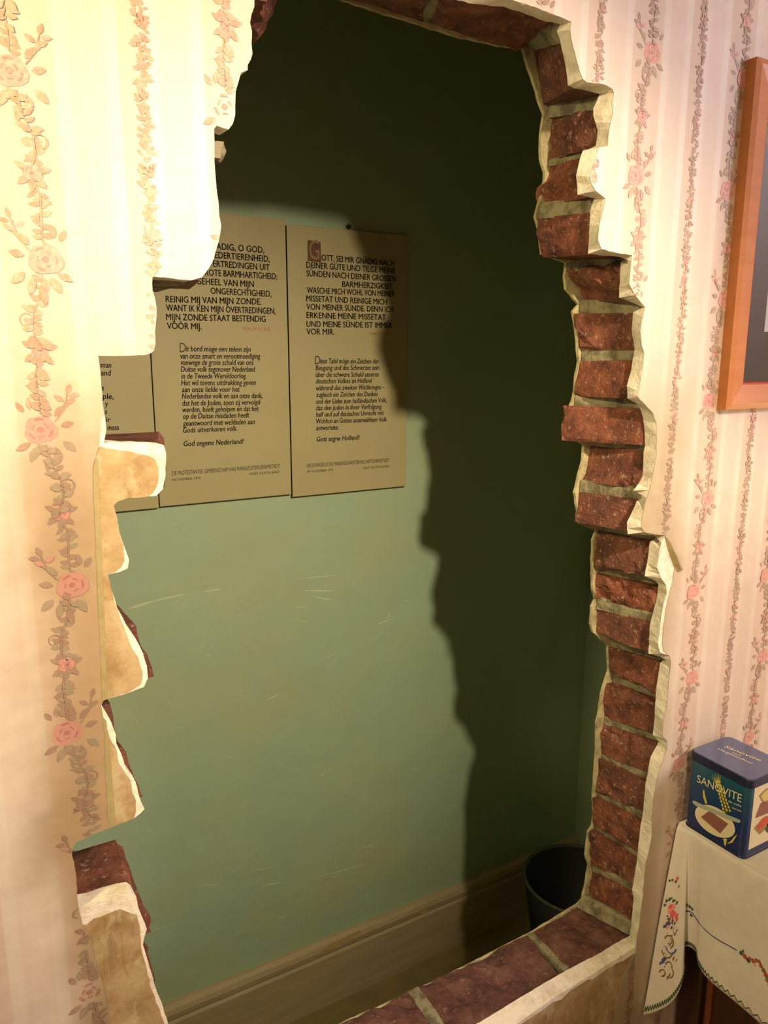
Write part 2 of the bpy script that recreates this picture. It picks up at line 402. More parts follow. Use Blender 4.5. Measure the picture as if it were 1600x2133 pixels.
XL, XR, ZT = -1.5, 2.5, 2.5
OUT = [np.array(p) for p in ((XL, 0, 0), (XR, 0, 0), (XR, 0, ZT), (XL, 0, ZT))]

# ---- the broken wall: structural core, then plaster skin, then paper
core_hole = [(.24,1.87),(.40,1.90),(.68,1.90),(.76,1.80),(.77,1.64),(.84,1.55),(.87,1.40),(.90,1.25),(.92,1.00),(.90,.60),(.05,.58),(-.02,.80),(-.02,1.2),(.02,1.45),(.05,1.6),(.10,1.75)]
wall = obj('wall_front', slab_with_hole('wall_front', OUT, [np.array([x, 0, z]) for x, z in core_hole], YB + 0.0005, YR - 0.0005), M['mortar'], kind='structure')

vs, fs = sheet_with_hole(OUT, P_loop, 0.0)
rim = zipper(P_loop, B_loop, len(vs) + 0)
base = len(vs); vs = list(vs)
hole_off = 4
faces = list(fs)
nP = len(P_loop)
vs += [tuple(p) for p in B_loop]
for f in rim:
    faces.append([(i + hole_off) if i < nP and i < base else i for i in f] if False else [((i + hole_off) if i < base else i) for i in f])
plaster = obj('plaster_layer', mesh('plaster_layer', vs, faces), M['plaster'], wall)

# rear plaster skin of the hiding place side
RRB = [(1083,103),(1093,142),(1106,178),(1119,221),(1126,238),(1122,262),(1119,300),(1120,335),(1128,360),(1124,400),(1113,432),(1108,452),(1116,480),(1122,530),(1172,548),(1169,577),(1172,603),(1190,625),(1199,634),(1186,649),(1189,664),
 (1194,700),(1196,728),(1199,752),(1192,790),(1188,828),(1180,850),(1186,915),(1209,926),(1207,960),(1196,1003),(1190,1026),(1196,1060),(1200,1090),(1236,1104),(1228,1124),(1227,1175),(1228,1229),(1233,1248),(1226,1263),(1224,1299),(1229,1317),(1260,1344),(1261,1398),
 (1253,1422),(1246,1447),(1240,1490),(1236,1505),(1236,1559),(1234,1588),(1229,1655),(1231,1696),(1228,1718),(1219,1732),(1214,1779),(1220,1802),(1214,1840),(1207,1871),(1199,1881),(1173,1897),(1104,1940),(980,2004),(861,2063)]
YQ = 0.1195
R_loop = W([(.33,1.86),(.42,1.862),(712,0),(830,37),(950,75),(1040,96)], YQ - .004) + W([(a + 4, b) for a, b in RRB], YQ - .001) + W([(.40,.618),(.2,.618)], YQ) 
R_loop += [np.array([p[0] + 0.0, YQ, p[2]]) for p in [(0, 0, 0)][:0]]
RL = [(.14,.70),(.12,.85),(.10,.98),(.06,1.0),(.05,1.07),(.09,1.1),(.08,1.2),(.11,1.25),(.10,1.33),(.10,1.40),(.11,1.43),(.10,1.5),(.15,1.51),(.155,1.57),(.20,1.575),(.215,1.67),(.24,1.69),(.26,1.76),(.29,1.81)]
R_loop = jag(R_loop + W(RL, YQ), 0.0008, 0.008, 3)
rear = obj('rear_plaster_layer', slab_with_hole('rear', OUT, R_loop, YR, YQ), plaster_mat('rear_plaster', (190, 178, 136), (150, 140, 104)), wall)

# ---- bricks
def block(quad, ext, seed, rough=0.006, rnd=0.004, nu=20, nv=11, facets=4, name='brick'):
    """broken brick: quad is the visible face (4 corners), ext the direction of the hidden body"""
    A, B, C, D = (Vector(map(float, q)) for q in quad); ext = Vector(ext); e = ext.normalized()
    rn = random.Random(seed); rough = rough * (1.35 if name == 'brick' else 1.0); so = Vector((seed * 7.31, seed * 3.7, seed * 1.9))
    fc = []
    for _ in range(facets):
        ang = rn.uniform(0, 6.283); fc.append((rn.random(), rn.random(), math.cos(ang), math.sin(ang), rn.uniform(.4, 1.1)))
    vs = []; fs = []
    lu = (B - A).length; lv = (D - A).length
    for j in range(nv + 1):
        v = j / nv
        for i in range(nu + 1):
            u = i / nu
            p = (A * (1 - u) + B * u) * (1 - v) + (D * (1 - u) + C * u) * v
            edge = min(u * lu, (1 - u) * lu, v * lv, (1 - v) * lv)
            d = rnd * max(0, 1 - edge / (rnd * 1.6)) ** 2
            d += rough * max(0, noise.fractal(p * 45 + so, 0.7, 2.2, 4) * 0.7 + 0.12)
            if name == 'brick': d += rough * 0.9 * max(0, min(1, (noise.noise(p * 38 + so * 3) - .22) * 6))
            for (a, b, ca, sa, k) in fc:
                d = max(d, rough * 1.5 * k * min(1.0, max(0, ((u - a) * ca + (v - b) * sa) * 2.6)))
            if 0 < i < nu and 0 < j < nv:
                p = p + Vector((noise.noise(p * 60 + so), noise.noise(p * 60 - so), noise.noise(p * 55 + so * 2))) * 0.0008
            vs.append(p + e * d)
    idx = lambda i, j: j * (nu + 1) + i
    for j in range(nv):
        for i in range(nu): fs.append([idx(i, j), idx(i + 1, j), idx(i + 1, j + 1), idx(i, j + 1)])
    border = [idx(i, 0) for i in range(nu + 1)] + [idx(nu, j) for j in range(1, nv + 1)] + [idx(i, nv) for i in range(nu - 1, -1, -1)] + [idx(0, j) for j in range(nv - 1, 0, -1)]
    o1 = len(vs)
    for b in border: vs.append(vs[b] + e * 0.02 + Vector((noise.noise(vs[b] * 50), 0, noise.noise(vs[b] * 40))) * 0.0006)
    o2 = len(vs)
    for b in border: vs.append(vs[b] + ext)
    n = len(border)
    for i in range(n):
        k = (i + 1) % n
        fs.append([border[i], border[k], o1 + k, o1 + i]); fs.append([o1 + i, o1 + k, o2 + k, o2 + i])
    fs.append([o2 + i for i in range(n)])
    me = mesh(name, vs, fs)
    bm = bmesh.new(); bm.from_mesh(me); bmesh.ops.recalc_face_normals(bm, faces=bm.faces); bm.to_mesh(me); bm.free()
    return me

BR = [((1102,98),(1166,81),(1181,182),(1125,216)),((1131,240),(1240,225),(1243,304),(1121,334)),((1117,346),(1211,318),(1203,407),(1098,428)),((1110,452),(1228,441),(1226,529),(1116,535)),
 ((1173,562),(1293,546),(1288,627),(1198,627)),((1189,653),(1319,651),(1323,730),(1194,728)),((1201,752),(1318,750),(1307,830),(1188,826)),((1162,845),(1338,852),(1344,928),(1164,918)),
 ((1212,926),(1341,942),(1319,1020),(1199,1003)),((1192,1025),(1326,1043),(1308,1112),(1188,1088)),((1238,1106),(1354,1128),(1343,1201),(1233,1184)),((1234,1196),(1371,1226),(1360,1281),(1234,1246)),
 ((1233,1267),(1354,1301),(1351,1366),(1231,1318)),((1264,1349),(1375,1381),(1366,1448),(1264,1400)),((1255,1426),(1365,1466),(1360,1532),(1250,1496)),((1247,1509),(1369,1550),(1349,1613),(1245,1575)),
 ((1238,1583),(1344,1635),(1339,1697),(1238,1651)),((1228,1664),(1335,1716),(1328,1781),(1231,1718)),((1219,1734),(1328,1793),(1317,1853),(1223,1802)),((1225,1813),(1321,1869),(1314,1928),(1211,1869))]
def jquad(q, rear=YR, front=YB):
    return [hit(*q[0], 1, rear), hit(*q[1], 1, front), hit(*q[2], 1, front), hit(*q[3], 1, rear)]
rough_of = {0: .004, 1: .010, 2: .009, 3: .007, 4: .009, 5: .006, 6: .003, 7: .003, 8: .008, 9: .007, 10: .004, 11: .006, 12: .005, 13: .003, 18: .006, 19: .006}
quads = []
for i, q in enumerate(BR):
    rear_y = YR + (0.012 if i in (2, 7) else 0.0)
    Q = jquad(q, rear_y); quads.append(Q)
    xm = max(p[0] for p in Q)
    obj('brick', block(Q, (0.13 + xm - np.mean([p[0] for p in Q]) * 1.0, 0, 0), 10 + i, rough_of.get(i, .004)), M['brick'], wall)
for i in range(len(quads) - 1):
    a, b = quads[i], quads[i + 1]
    yA, yB = YR - 0.002, YB + 0.001
    def pt(p, q, y, rec):
        return np.array([max(p[0], q[0]) + rec if rec > 0.004 else (p[0] + q[0]) / 2 + rec, y, 0])
    Q = []
    ra, rb = 0.0, 0.0
    z = [a[3][2] + .002, a[2][2] + .002, b[1][2] - .002, b[0][2] - .002]
    xr = (a[3][0] + b[0][0]) / 2; xf = (a[2][0] + b[1][0]) / 2
    xr = max(a[3][0], b[0][0]) - .002; xf = max(a[2][0], b[1][0]) - .002
    xr += .008; xf += .011
    if i in (10, 7, 3, 13): xf += .010; xr += .006
    top = [np.array([xr, yA, z[0]]), np.array([xf, yB, z[1]]), np.array([xf, yB, z[2]]), np.array([xr, yA, z[3]])]
    obj('mortar_joint', block(top, (0.14, 0, 0), 60 + i, .003, .001, 10, 3, 0, 'mortar_joint'), M['mortar'], wall)
# mortar bed at the foot of the jamb and over the top brick
q = quads[19]
obj('mortar_joint', block([q[3] + [.003, 0, .004], q[2] + [.003, 0, .004], np.array([q[2][0] - .006, YB, .640]), np.array([q[3][0] - .012, YR, .628])], (.14, 0, 0), 91, .003, .001, 10, 3, 0), M['mortar'], wall)
q = quads[0]
obj('mortar_joint', block([np.array([q[0][0] - .020, YR, 1.872]), np.array([.600, YB, 1.860]), q[1] + [.002, 0, -.003], q[0] + [.004, 0, -.003]], (.13, 0, 0), 92, .003, .001, 10, 3, 0), M['mortar'], wall)

# sill bricks, seen from above
zs = 0.632
def sq(x0r, x1r, x0f, x1f, z=zs, dz=0.0):
    return [np.array([x0r, YR, z - .008]), np.array([x1r, YR, z - .008 + dz]), np.array([x1f, YB, z + dz]), np.array([x0f, YB, z])]
sills = [(.725,.836,.715,.838), (.514,.718,.555 - .05,.700), (.29,.500,.28,.492), (.12,.28,.12,.27)]
for i, s in enumerate(sills):
    obj('brick', block(sq(*s, dz=.006 if i == 0 else 0), (0, 0, -0.05), 120 + i, .004, .003, 18, 8, 1), M['sill'], wall)
for i, (a, b) in enumerate(((.716,.727), (.498,.516), (.276,.294))):
    obj('mortar_joint', block(sq(a, b, a - .008, b - .008, zs - .001), (0, 0, -0.05), 140 + i, .002, .001, 4, 8, 0), M['mortar'], wall)
obj('mortar_bed', block(sq(.02, .93, .02, .93, .602), (0, 0, -0.03), 150, .002, .001, 20, 4, 0), M['mortar'], wall)

# lintel bricks, seen from below
lint = [((950 - 42, 66), (1076, 101), (1166, 52), (1000, -8)), ]
zl = 1.852
def lq(x0r, x1r, x0f, x1f, z0=zl, z1=None):
    z1 = z0 if z1 is None else z1
    return [np.array([x0f, YB, z0]), np.array([x1f, YB, z1]), np.array([x1r, YR, z1 + .004]), np.array([x0r, YR, z0 + .004])]
for i, s in enumerate(((.518,.640,.470,.612,1.852,1.846), (.400,.508,.365,.458,1.856,1.852), (.30,.392,.28,.355,1.858,1.856))):
    obj('brick', block(lq(*s), (0, 0, 0.06), 160 + i, .003, .003, 16, 8, 0), M['brick'], wall)
for i, (a, b) in enumerate(((.505,.521), (.389,.402))):
    obj('mortar_joint', block(lq(a, b, a - .048, b - .048, 1.855), (0, 0, 0.05), 170 + i, .002, .001, 3, 6, 0), M['mortar'], wall)
obj('mortar_bed', block(lq(.15, .80, .12, .80, 1.892), (0, 0, 0.03), 175, .002, .001, 16, 4, 0), M['mortar'], wall)

# bricks of the left jamb: ends just behind the plaster, some standing out past it
Lz = sorted({round(q[0][2], 3) for q in quads}, reverse=True)
PL = [p for p in P_loop if p[0] < 0.32 and .66 < p[2] < 1.84]
zc = [1.80, 1.741, 1.682, 1.625, 1.567, 1.506, 1.447, 1.427, 1.374, 1.316, 1.255, 1.200, 1.137, 1.068, 0.992, 0.930, 0.868, 0.806, 0.744, 0.690, 0.640]
zc = [z for z in zc]
for k in range(len(zc) - 1):
    z1, z0 = zc[k], zc[k + 1]
    if z1 - z0 < .03 or abs(z1 - 1.068) < .002: continue
    xs = [p[0] for p in PL if z0 - .002 <= p[2] <= z1 + .002]
    if not xs: continue
    x = min(xs) - .004
    Q = [np.array([x, YB, z1 - .004]), np.array([x, YR, z1 - .004]), np.array([x, YR, z0 + .006]), np.array([x, YB, z0 + .006])]
    obj('brick', block(Q, (-0.15, 0, 0), 200 + k, .003, .003, 8, 5, 1), M['brick'], wall)
    Q = [np.array([x - .004, YB, z0 + .008]), np.array([x - .004, YR, z0 + .008]), np.array([x - .004, YR, z0 - .006]), np.array([x - .004, YB, z0 - .006])]
    obj('mortar_joint', block(Q, (-0.13, 0, 0), 230 + k, .002, .001, 6, 2, 0), M['mortar'], wall)
def lb(xf, xr, z1, z0, seed, rough=.003, yf=YB, rnd=.004, m_='brick', xf0=None, xr0=None):
    xf0 = xf if xf0 is None else xf0; xr0 = xr if xr0 is None else xr0
    Q = [np.array([xf, yf, z1]), np.array([xr, YR, z1]), np.array([xr0, YR, z0]), np.array([xf0, yf, z0])]
    return obj('brick', block(Q, (-0.16, 0, 0), seed, rough, rnd, 12, 8, 0), M[m_], wall)
lb(.174, .200, 1.425, 1.378, 301)                       # projecting brick under the English board
lb(.219, .238, 1.625, 1.565, 302)                       # seen from below
lb(.170, .178, 1.560, 1.505, 303)
lb(.141, .138, 1.262, 1.206, 304, xf0=.158, xr0=.146, rough=.0015, rnd=.002)
lb(.114, .110, 1.192, 1.148, 305, xf0=.1215, xr0=.115, rough=.0015, rnd=.002)
lb(.1245, .120, 1.140, 1.088, 308, xf0=.139, xr0=.126, rough=.0015, rnd=.002)
lb(.125, .130, .990, .940, 306, rough=.0025, rnd=.005, xf0=.142, xr0=.136)   # the big brick at the bottom, seen from above
lb(.134, .126, .925, .870, 307, rough=.002, xf0=.141)
lb(.300, .335, 1.835, 1.800, 309, rough=.006, xf0=.290, xr0=.315)
lb(.262, .288, 1.795, 1.745, 310)
lb(.246, .250, 1.682, 1.668, 311, m_='mortar')

# ---- under-paper, strip and wallpaper with its own torn edge
OL = [(213,931),(222,934),(250,938),(270,940),(290,946),(305,948),(322,956),(330,975),(329,1005),(318,1028),(308,1034),(266,1037),(244,1045),(237,1053),(241,1069),(252,1122),(258,1150),(259,1168),(252,1182),(240,1191),(225,1197),
 (231,1225),(243,1266),(256,1300),(268,1335),(288,1370),(297,1400),(293,1425),(266,1443),(216,1459),(210,1467),(214,1490),(222,1515),(228,1535),(240,1555),(248,1590),(256,1602),(270,1622),(275,1650),(283,1668),(283,1690),(279,1703),
 (242,1719),(205,1732),(158,1754),(150,1768),(150,1782),(157,1820),(160,1860),(166,1925),(180,1926),(195,1913),(220,1905),(250,1893),(262,1898),(285,1905),(290,1925),(293,1955),(294,1975),(299,1995),(306,2020),(315,2060),(329,2095),(342,2132)]
def offs(pts, y): return [np.array([p[0], y, p[2]]) for p in pts]
ochre = jag(W(OL), 0.0006, 0.005, 5)
_last = hit(342, 2132); ochre = ochre[:1 + int(np.argmin([np.linalg.norm(p - _last) for p in ochre]))]
left_poly = offs(ochre, -.0003) + [np.array([.13, -.0003, .75]), np.array([.02, -.0003, .75]), np.array([.02, -.0003, 1.44])]
mb = MB(); mb.poly([tuple(p) for p in left_poly])
BOT = [(1318,1988),(1300,2000),(1285,2006),(1262,2020),(1235,2040),(1225,2040),(1187,2064),(1170,2082),(1150,2088),(1130,2104),(1112,2115),(.60,.610),(.3,.622),(.22,.60),(.22,.42),(1.0,.42),(1.0,.60)]
mb.poly([tuple(p) for p in offs(W(BOT), -.0003)])
under = part('torn_under_paper', mb.build('torn_under_paper'), M['old'], wall, label='torn ochre under-layer of old wallpaper')
mb = MB()
mb.poly([tuple(p) for p in offs(W([(188,955),(204,955),(214,1200),(224,1455),(209,1462),(200,1200)]), -.00045)])
mb.poly([tuple(p) for p in offs(W([(211,1490),(221,1500),(232,1600),(241,1717),(224,1722),(218,1620)]), -.00045)])
part('lap_strip', mb.build('lap_strip'), M['strip'], wall)

iL = LEFTP.index((216, 925))
WPL = [(.06,.42),(228,2133),(222,2090),(212,2040),(195,1990),(188,1945),(172,1925),(164,1895),(160,1860),(158,1820),(150,1782),(150,1768),(158,1754),(205,1732),(225,1725),(222,1700),(218,1600),(216,1530),(212,1490),(208,1467),
 (211,1458),(209,1400),(205,1300),(200,1200),(197,1110),(194,1050),(192,975),(200,945),(206,930),(207,900),(208,870)] + LEFTP[LEFTP.index((217, 860)):]
WPR = RIGHTW[:RIGHTW.index((1386, 1114)) + 1] + [(1392,1130),(1399,1150),(1405,1178),(1402,1205),(1396,1228),(1390,1250),(1385,1282),(1381,1312),(1379,1340),(1382,1356)] + RIGHTW[RIGHTW.index((1394, 1366)):]
WPB = [(1324,1985),(1312,1998),(1306,2015),(1296,2035),(1290,2062),(1282,2090),(1276,2132),(.80,.42)]
ins = W(WPL, 0)
for i, p in enumerate(ins):
    if 30 < i < len(ins) - 1: p[0] -= 0.0006
WP_loop = jag(W(TOPW) + W(WPR) + W(WPB) + ins, 0.0004, 0.005, 8)
# (.30,1.822) start joins (.285,1.808) end
paper = part('wallpaper', slab_with_hole('wallpaper', OUT, WP_loop, -.0009, -.0005), M['paper'], wall)
mb = MB()   # little flap of torn paper curling off the wall
fl = [(1384,1116,1388,1118), (1388,1132,1394,1131), (1391,1146,1398,1144), (1396,1160,1405,1157), (1402,1176,1411,1172), (1409,1192,1419,1186)]
pts = []
for k, (a, b, c, d) in enumerate(fl):
    t = k / 5; y = -.0012 - .006 * math.sin(t * 2.6)
    p, q = hit(a, b), hit(c, d); pts += [(p[0], -.001, p[2]), ((p[0]+q[0])/2, y, (p[2]+q[2])/2 + .001), (q[0], y * .8, q[2])]
for k in range(5): mb.add(pts[k*3:k*3+6], [(0,1,4,3),(1,2,5,4)])
part('torn_flap', mb.build('torn_flap'), M['strip'], wall, label='curl of torn wallpaper')

# ---- printed vines: flat print lying on the paper
def inside(x, z, loop):
    c = False; n = len(loop); j = n - 1
    for i in range(n):
        xi, zi, xj, zj = loop[i][0], loop[i][2], loop[j][0], loop[j][2]
        if (zi > z) != (zj > z) and x < (xj - xi) * (z - zi) / (zj - zi) + xi: c = not c
        j = i
    return c
LOOP2 = W(TOPW) + W(WPR) + W(WPB) + W(WPL)
pr = MB(); NPUT = 0
def put(pts, y, mi):
    for x, z in pts:
        if inside(x, z, LOOP2): return
    global NPUT
    NPUT += 1; y = -.00100 - (NPUT % 61) * 1.2e-5
    n = len(pts); cx = sum(p[0] for p in pts) / n; cz = sum(p[1] for p in pts) / n
    pr.add([(cx, y, cz)] + [(x, y, z) for x, z in pts], [[0, 1 + i, 1 + (i + 1) % n] for i in range(n)], mi)
def leaf(x, z, ang, ln, wd, mi=0, y=-.00105):
    ca, sa = math.cos(ang), math.sin(ang); prof = [(0, 0), (.25, .38), (.5, .5), (.78, .3), (1, 0), (.78, -.28), (.5, -.46), (.25, -.36)]
    put([(x + ca * a * ln - sa * b * wd, z + sa * a * ln + ca * b * wd) for a, b in prof], y, mi)
def stem(pts, wd, mi=0):
    for (a, b), (c, d) in zip(pts, pts[1:]):
        l = math.hypot(c - a, d - b) or 1; nx, nz = -(d - b) / l * wd / 2, (c - a) / l * wd / 2
        put([(a + nx, b + nz), (a - nx, b - nz), (c - nx, d - nz), (c + nx, d + nz)], -.00100, mi)
def rose(x, z, r, rn):
    ph = rn.random() * 6
    put([(x + r * (1 + .12 * math.sin(3 * t + ph)) * math.cos(t), z + r * .92 * (1 + .1 * math.cos(4 * t + ph)) * math.sin(t)) for t in [i * 6.283 / 14 for i in range(14)]], -.00110, 2)
    for k in range(6):
        t0 = k * 1.047 + ph; rr = r * (.50 + .26 * (k % 2))
        a = [(x + rr * math.cos(t0 + s), z + rr * math.sin(t0 + s)) for s in (0, .4, .8)]
        b = [(x + rr * .80 * math.cos(t0 + s), z + rr * .80 * math.sin(t0 + s)) for s in (.8, .4, 0)]
        put(a + b, -.00120, 3)
    put([(x + r * .22 * math.cos(t), z + r * .2 * math.sin(t)) for t in [i * 6.283 / 7 for i in range(7)]], -.00120, 3)
def vine(xc, z0, z1, seed):
    """a broad meandering rose vine; big roses every half repeat on alternating sides"""
    H = 0.131; k0 = int((z0 - 1.573) / H) - 1; k1 = int((z1 - 1.573) / H) + 1
    for k in range(k0, k1 + 1):
        zb = 1.573 + k * H; s = 1 if k % 2 == 0 else -1; rn = random.Random(40 + (k % 2))
        def X(v): return xc + s * v
        rose(X(.007), zb, .0125, rn)
        # leaves and buds about the big rose
        for (x, z, a, l, w_) in ((-.004,.010,2.3,.012,.006),(-.008,.002,2.9,.011,.006),(.018,.014,1.0,.010,.005),(.014,.016,1.6,.010,.005),(-.009,-.010,3.9,.013,.007),(-.003,-.014,4.5,.013,.006),(.010,-.013,5.2,.014,.007),(.015,-.010,5.8,.013,.006),(.002,-.020,4.9,.015,.006),(-.012,.016,2.0,.009,.004)):
            leaf(X(x), zb + z, a if s > 0 else math.pi - a, l, w_, rn.choice((0, 0, 1)))
        # the side spray
        stem([(X(-.004), zb + .006), (X(-.012), zb + .016), (X(-.015), zb + .028)], .0009)
        for (x, z, a) in ((-.013,.020,2.7),(-.012,.022,.6),(-.015,.028,1.9),(-.016,.026,3.0)):
            leaf(X(x), zb + z, a if s > 0 else math.pi - a, .0085, .0045, rn.choice((0, 2)))
        # the stem down to the next rose with small leaves, curls and one small rose
        pth = [(X(.004), zb - .012), (X(.001), zb - .028), (X(-.005), zb - .042), (X(-.006), zb - .056), (X(-.001), zb - .068), (X(-.007), zb - .086), (X(-.006), zb - .104), (X(-.006), zb - .118)]
        stem(pth, .0012)
        for j in range(46):
            t = j / 45 * (len(pth) - 1); i = min(int(t), len(pth) - 2); f = t - i
            x = pth[i][0] * (1 - f) + pth[i + 1][0] * f; z = pth[i][1] * (1 - f) + pth[i + 1][1] * f
            a = rn.uniform(-.9, .9) + (0 if j % 2 else math.pi)
            leaf(x, z, a, rn.uniform(.0065, .0105), rn.uniform(.0035, .0055), rn.choice((0, 0, 1, 1)))
        for a in (.3, 2.6, 3.8, 5.4, 4.6): leaf(X(-.003) + .004 * math.cos(a), zb - .069 + .004 * math.sin(a), a, .010, .005, 0)
        rose(X(-.003), zb - .069, .0066, rn)
        t = [(X(-.010) + s * .005 * math.cos(q), zb - .046 + .005 * math.sin(q)) for q in [i * .55 for i in range(9)]]
        stem(t, .0010)
def thin_vine(xc, z0, z1, seed):
    rn = random.Random(seed); z = z0; n = 0
    while z < z1:
        ph = (z - z0) % 0.093
        if ph < .004: z += .004
        mi = rn.choice((0, 1, 0, 2)) if .25 < ph / .093 < .62 else rn.choice((0, 0, 1))
        for _ in range(3):
            leaf(xc + rn.uniform(-.0042, .0042), z + rn.uniform(-.001, .001), rn.uniform(0, 6.28), rn.uniform(.0042, .0066), rn.uniform(.0026, .0040), mi)
        z += .0025
for k in range(-2, 9):
    x = X0 + k * PERIOD
    vine(x, .35, 2.3, k)
    if k >= 0: thin_vine(x + PERIOD / 2 + .008, .35, 2.3, 90 + k)
part('floral_print', pr.build('floral_print'), [M['leaf'], M['leaf2'], M['rose'], M['rose2']], paper, kind='stuff')

# ------------------------------------------------------------------ the rest of the setting
YW = 0.75
def struct(name, me, mt): return obj(name, me, mt, kind='structure')
def plane_grid(x0, x1, z0, z1, y, n=2):
    return mesh('p', [(x0, y, z0), (x1, y, z0), (x1, y, z1), (x0, y, z1)], [(0, 1, 2, 3)])
mb = MB(); mb.box((-.62, YW, 0), (1.56, YW + .1, ZT)); back = struct('wall_back', mb.build('wall_back'), M['green'])
mb = MB(); mb.box((1.46, YQ, 0), (1.56, YW, ZT)); struct('wall_inner_right', mb.build('w'), M['green'])
mb = MB(); mb.box((-.62, YQ, 0), (-.52, YW, ZT)); struct('wall_inner_left', mb.build('w'), M['green'])
mb = MB(); mb.box((XL, -2.6, -.1), (XR, YW + .1, 0)); struct('floor', mb.build('f'), M['floor'])
mb = MB(); mb.box((XL, -2.6, ZT), (XR, YW + .1, ZT + .1)); struct('ceiling', mb.build('c'), M['cream_wall'])
mb = MB(); mb.box((XL - .1, -2.6, 0), (XL, YW + .1, ZT)); struct('wall_left', mb.build('w'), M['cream_wall'])
mb = MB(); mb.box((XR, -2.6, 0), (XR + .1, YW + .1, ZT)); struct('wall_right', mb.build('w'), M['cream_wall'])
mb = MB(); mb.box((XL, -2.7, 0), (XR, -2.6, ZT)); struct('wall_rear', mb.build('w'), M['cream_wall'])
# skirting board with a rounded top lip
prof = [(YW, 0), (YW - .020, 0), (YW - .020, .128), (YW - .016, .134), (YW - .018, .140), (YW - .019, .150), (YW - .015, .160), (YW - .006, .166), (YW, .167)]
mb = MB(); n = len(prof)
vs = []
for i in range(41):
    x = -.52 + 1.98 * i / 40
    for (y, z) in prof: vs.append((x, y - (.0008 * noise.noise(Vector((x * 9, z * 20, 1))) if y < YW else 0), z + (.0015 * noise.noise(Vector((x * 6, y, 3))) if z > .1 else 0)))
mb.add(vs, [(i * n + j, (i + 1) * n + j, (i + 1) * n + j + 1, i * n + j + 1) for i in range(40) for j in range(n - 1)])
mb.add([(-.52, y, z) for y, z in prof], [list(range(n))]); mb.add([(1.46, y, z) for y, z in prof], [list(range(n))])
sk = struct('baseboard_back', mb.build('b'), M['skirt'])
mb = MB()
def chip(mb, pts, y, mi=0): mb.poly([(lambda p: (p[0], y, p[2]))(hit(a, b, 1, y)) for a, b in pts], mi)
chip(mb, [(668,1982),(690,1966),(722,1950),(748,1938),(752,1943),(738,1952),(722,1962),(700,1975),(684,1979)], YW - .0215)
chip(mb, [(868,1902),(884,1896),(897,1897),(880,1904)], YW - .0215)
part('paint_chip', mb.build('paint_chip'), simple('pale_undercoat', srgb(186, 160, 104), .6), sk)

# scratches and chips on the green wall
mb = MB(); rn = random.Random(5)
def scratch(x0, y0, x1, y1, wd, mi=0):
    yy = YW - .0004
    a, b = hit(x0, y0, 1, yy), hit(x1, y1, 1, yy); d = b - a; l = np.linalg.norm(d); nn = np.array([-d[2], 0, d[0]]) / l * wd
    up = []; dn = []
    for i in range(9):
        t = i / 8; k = math.sin(math.pi * (.08 + .84 * t)) * rn.uniform(.5, 1.0); p = a + d * t
        up.append(tuple(p + nn * k)); dn.append(tuple(p - nn * k))
    mb.poly(up + dn[::-1], mi)
for s in ((268,1268,320,1252,.0028),(320,1252,392,1236,.0022),(427,1232,461,1227,.0022),(618,1206,700,1198,.0010),(636,1230,700,1231,.0018),(615,1263,643,1267,.0010),(610,1290,640,1296,.0010),(656,1243,690,1250,.0022),
          (790,1299,812,1290,.0022),(808,1291,813,1273,.0018),(812,1290,821,1291,.0010),(556,1458,581,1446,.0018),(656,1828,770,1799,.0016),(548,1844,585,1838,.0020),(408,1845,465,1841,.0012),(520,1815,580,1805,.0008),(300,1944,370,1922,.0010),
          (346,1468,356,1460,.0010),(430,1368,438,1361,.0010),(670,1372,700,1362,.0008),(575,1915,600,1905,.0012),(740,1772,790,1755,.0010),(840,1250,855,1252,.0008)):
    scratch(*s)
for (x, y, r, mi) in ((483,1577,.0022,0),(671,1614,.0032,1),(716,1616,.003,1),(518,1594,.0016,1),(575,1471,.0015,1),(507,1360,.0015,1),(673,1115,.0020,0),(712,1485,.0013,0),(701,1343,.0013,0),(543,1258,.0016,0),(500,1283,.0012,0),(857,1307,.0012,0),(750,1541,.0012,0)):
    p = hit(x, y, 1, YW - .0004)
    mb.poly([tuple(p + np.array([r * math.cos(t) * rn.uniform(.6, 1.1), 0, r * math.sin(t) * rn.uniform(.6, 1.3)])) for t in [i * .785 for i in range(8)]], mi)
part('scratch_marks', mb.build('scratch_marks'), [simple('pale_scratch', srgb(196, 210, 170), .6), simple('bare_chip', srgb(206, 190, 150), .6)], back, kind='stuff')

# ------------------------------------------------------------------ text
_pending = []
def text_mesh(lines):
    """lines: (string, mapping(x01, y_in_lineheight)->3D, width, height, shear, bold)"""
    objs = []
    for s, fn, wd, hgt, shear, bold in lines:
        c = bpy.data.curves.new('t', 'FONT'); c.body = s; c.size = 1.0; c.shear = shear; c.resolution_u = 3
        o = bpy.data.objects.new('t', c); COL.objects.link(o); objs.append(o)
    bpy.context.view_layer.update(); dg = bpy.context.evaluated_depsgraph_get()
    mb = MB()
    for o, (s, fn, wd, hgt, shear, bold) in zip(objs, lines):
        me = o.evaluated_get(dg).to_mesh()
        if len(me.vertices) and len(me.polygons):
            xs = [v.co.x for v in me.vertices]; x0, x1 = min(xs), max(xs)
            k = wd / (x1 - x0)
            for sh in ((0.0, 0.0), (hgt * bold, 0.0), (hgt * bold * .5, hgt * bold * .5)) if bold else ((0.0, 0.0),):
                vv = [fn((v.co.x - x0) * k + sh[0], v.co.y * hgt / .70 + sh[1]) for v in me.vertices]
                mb.add(vv, [list(p.vertices) for p in me.polygons])
        o.to_mesh_clear()
    for o in objs:
        c = o.data; bpy.data.objects.remove(o); bpy.data.curves.remove(c)
    return mb
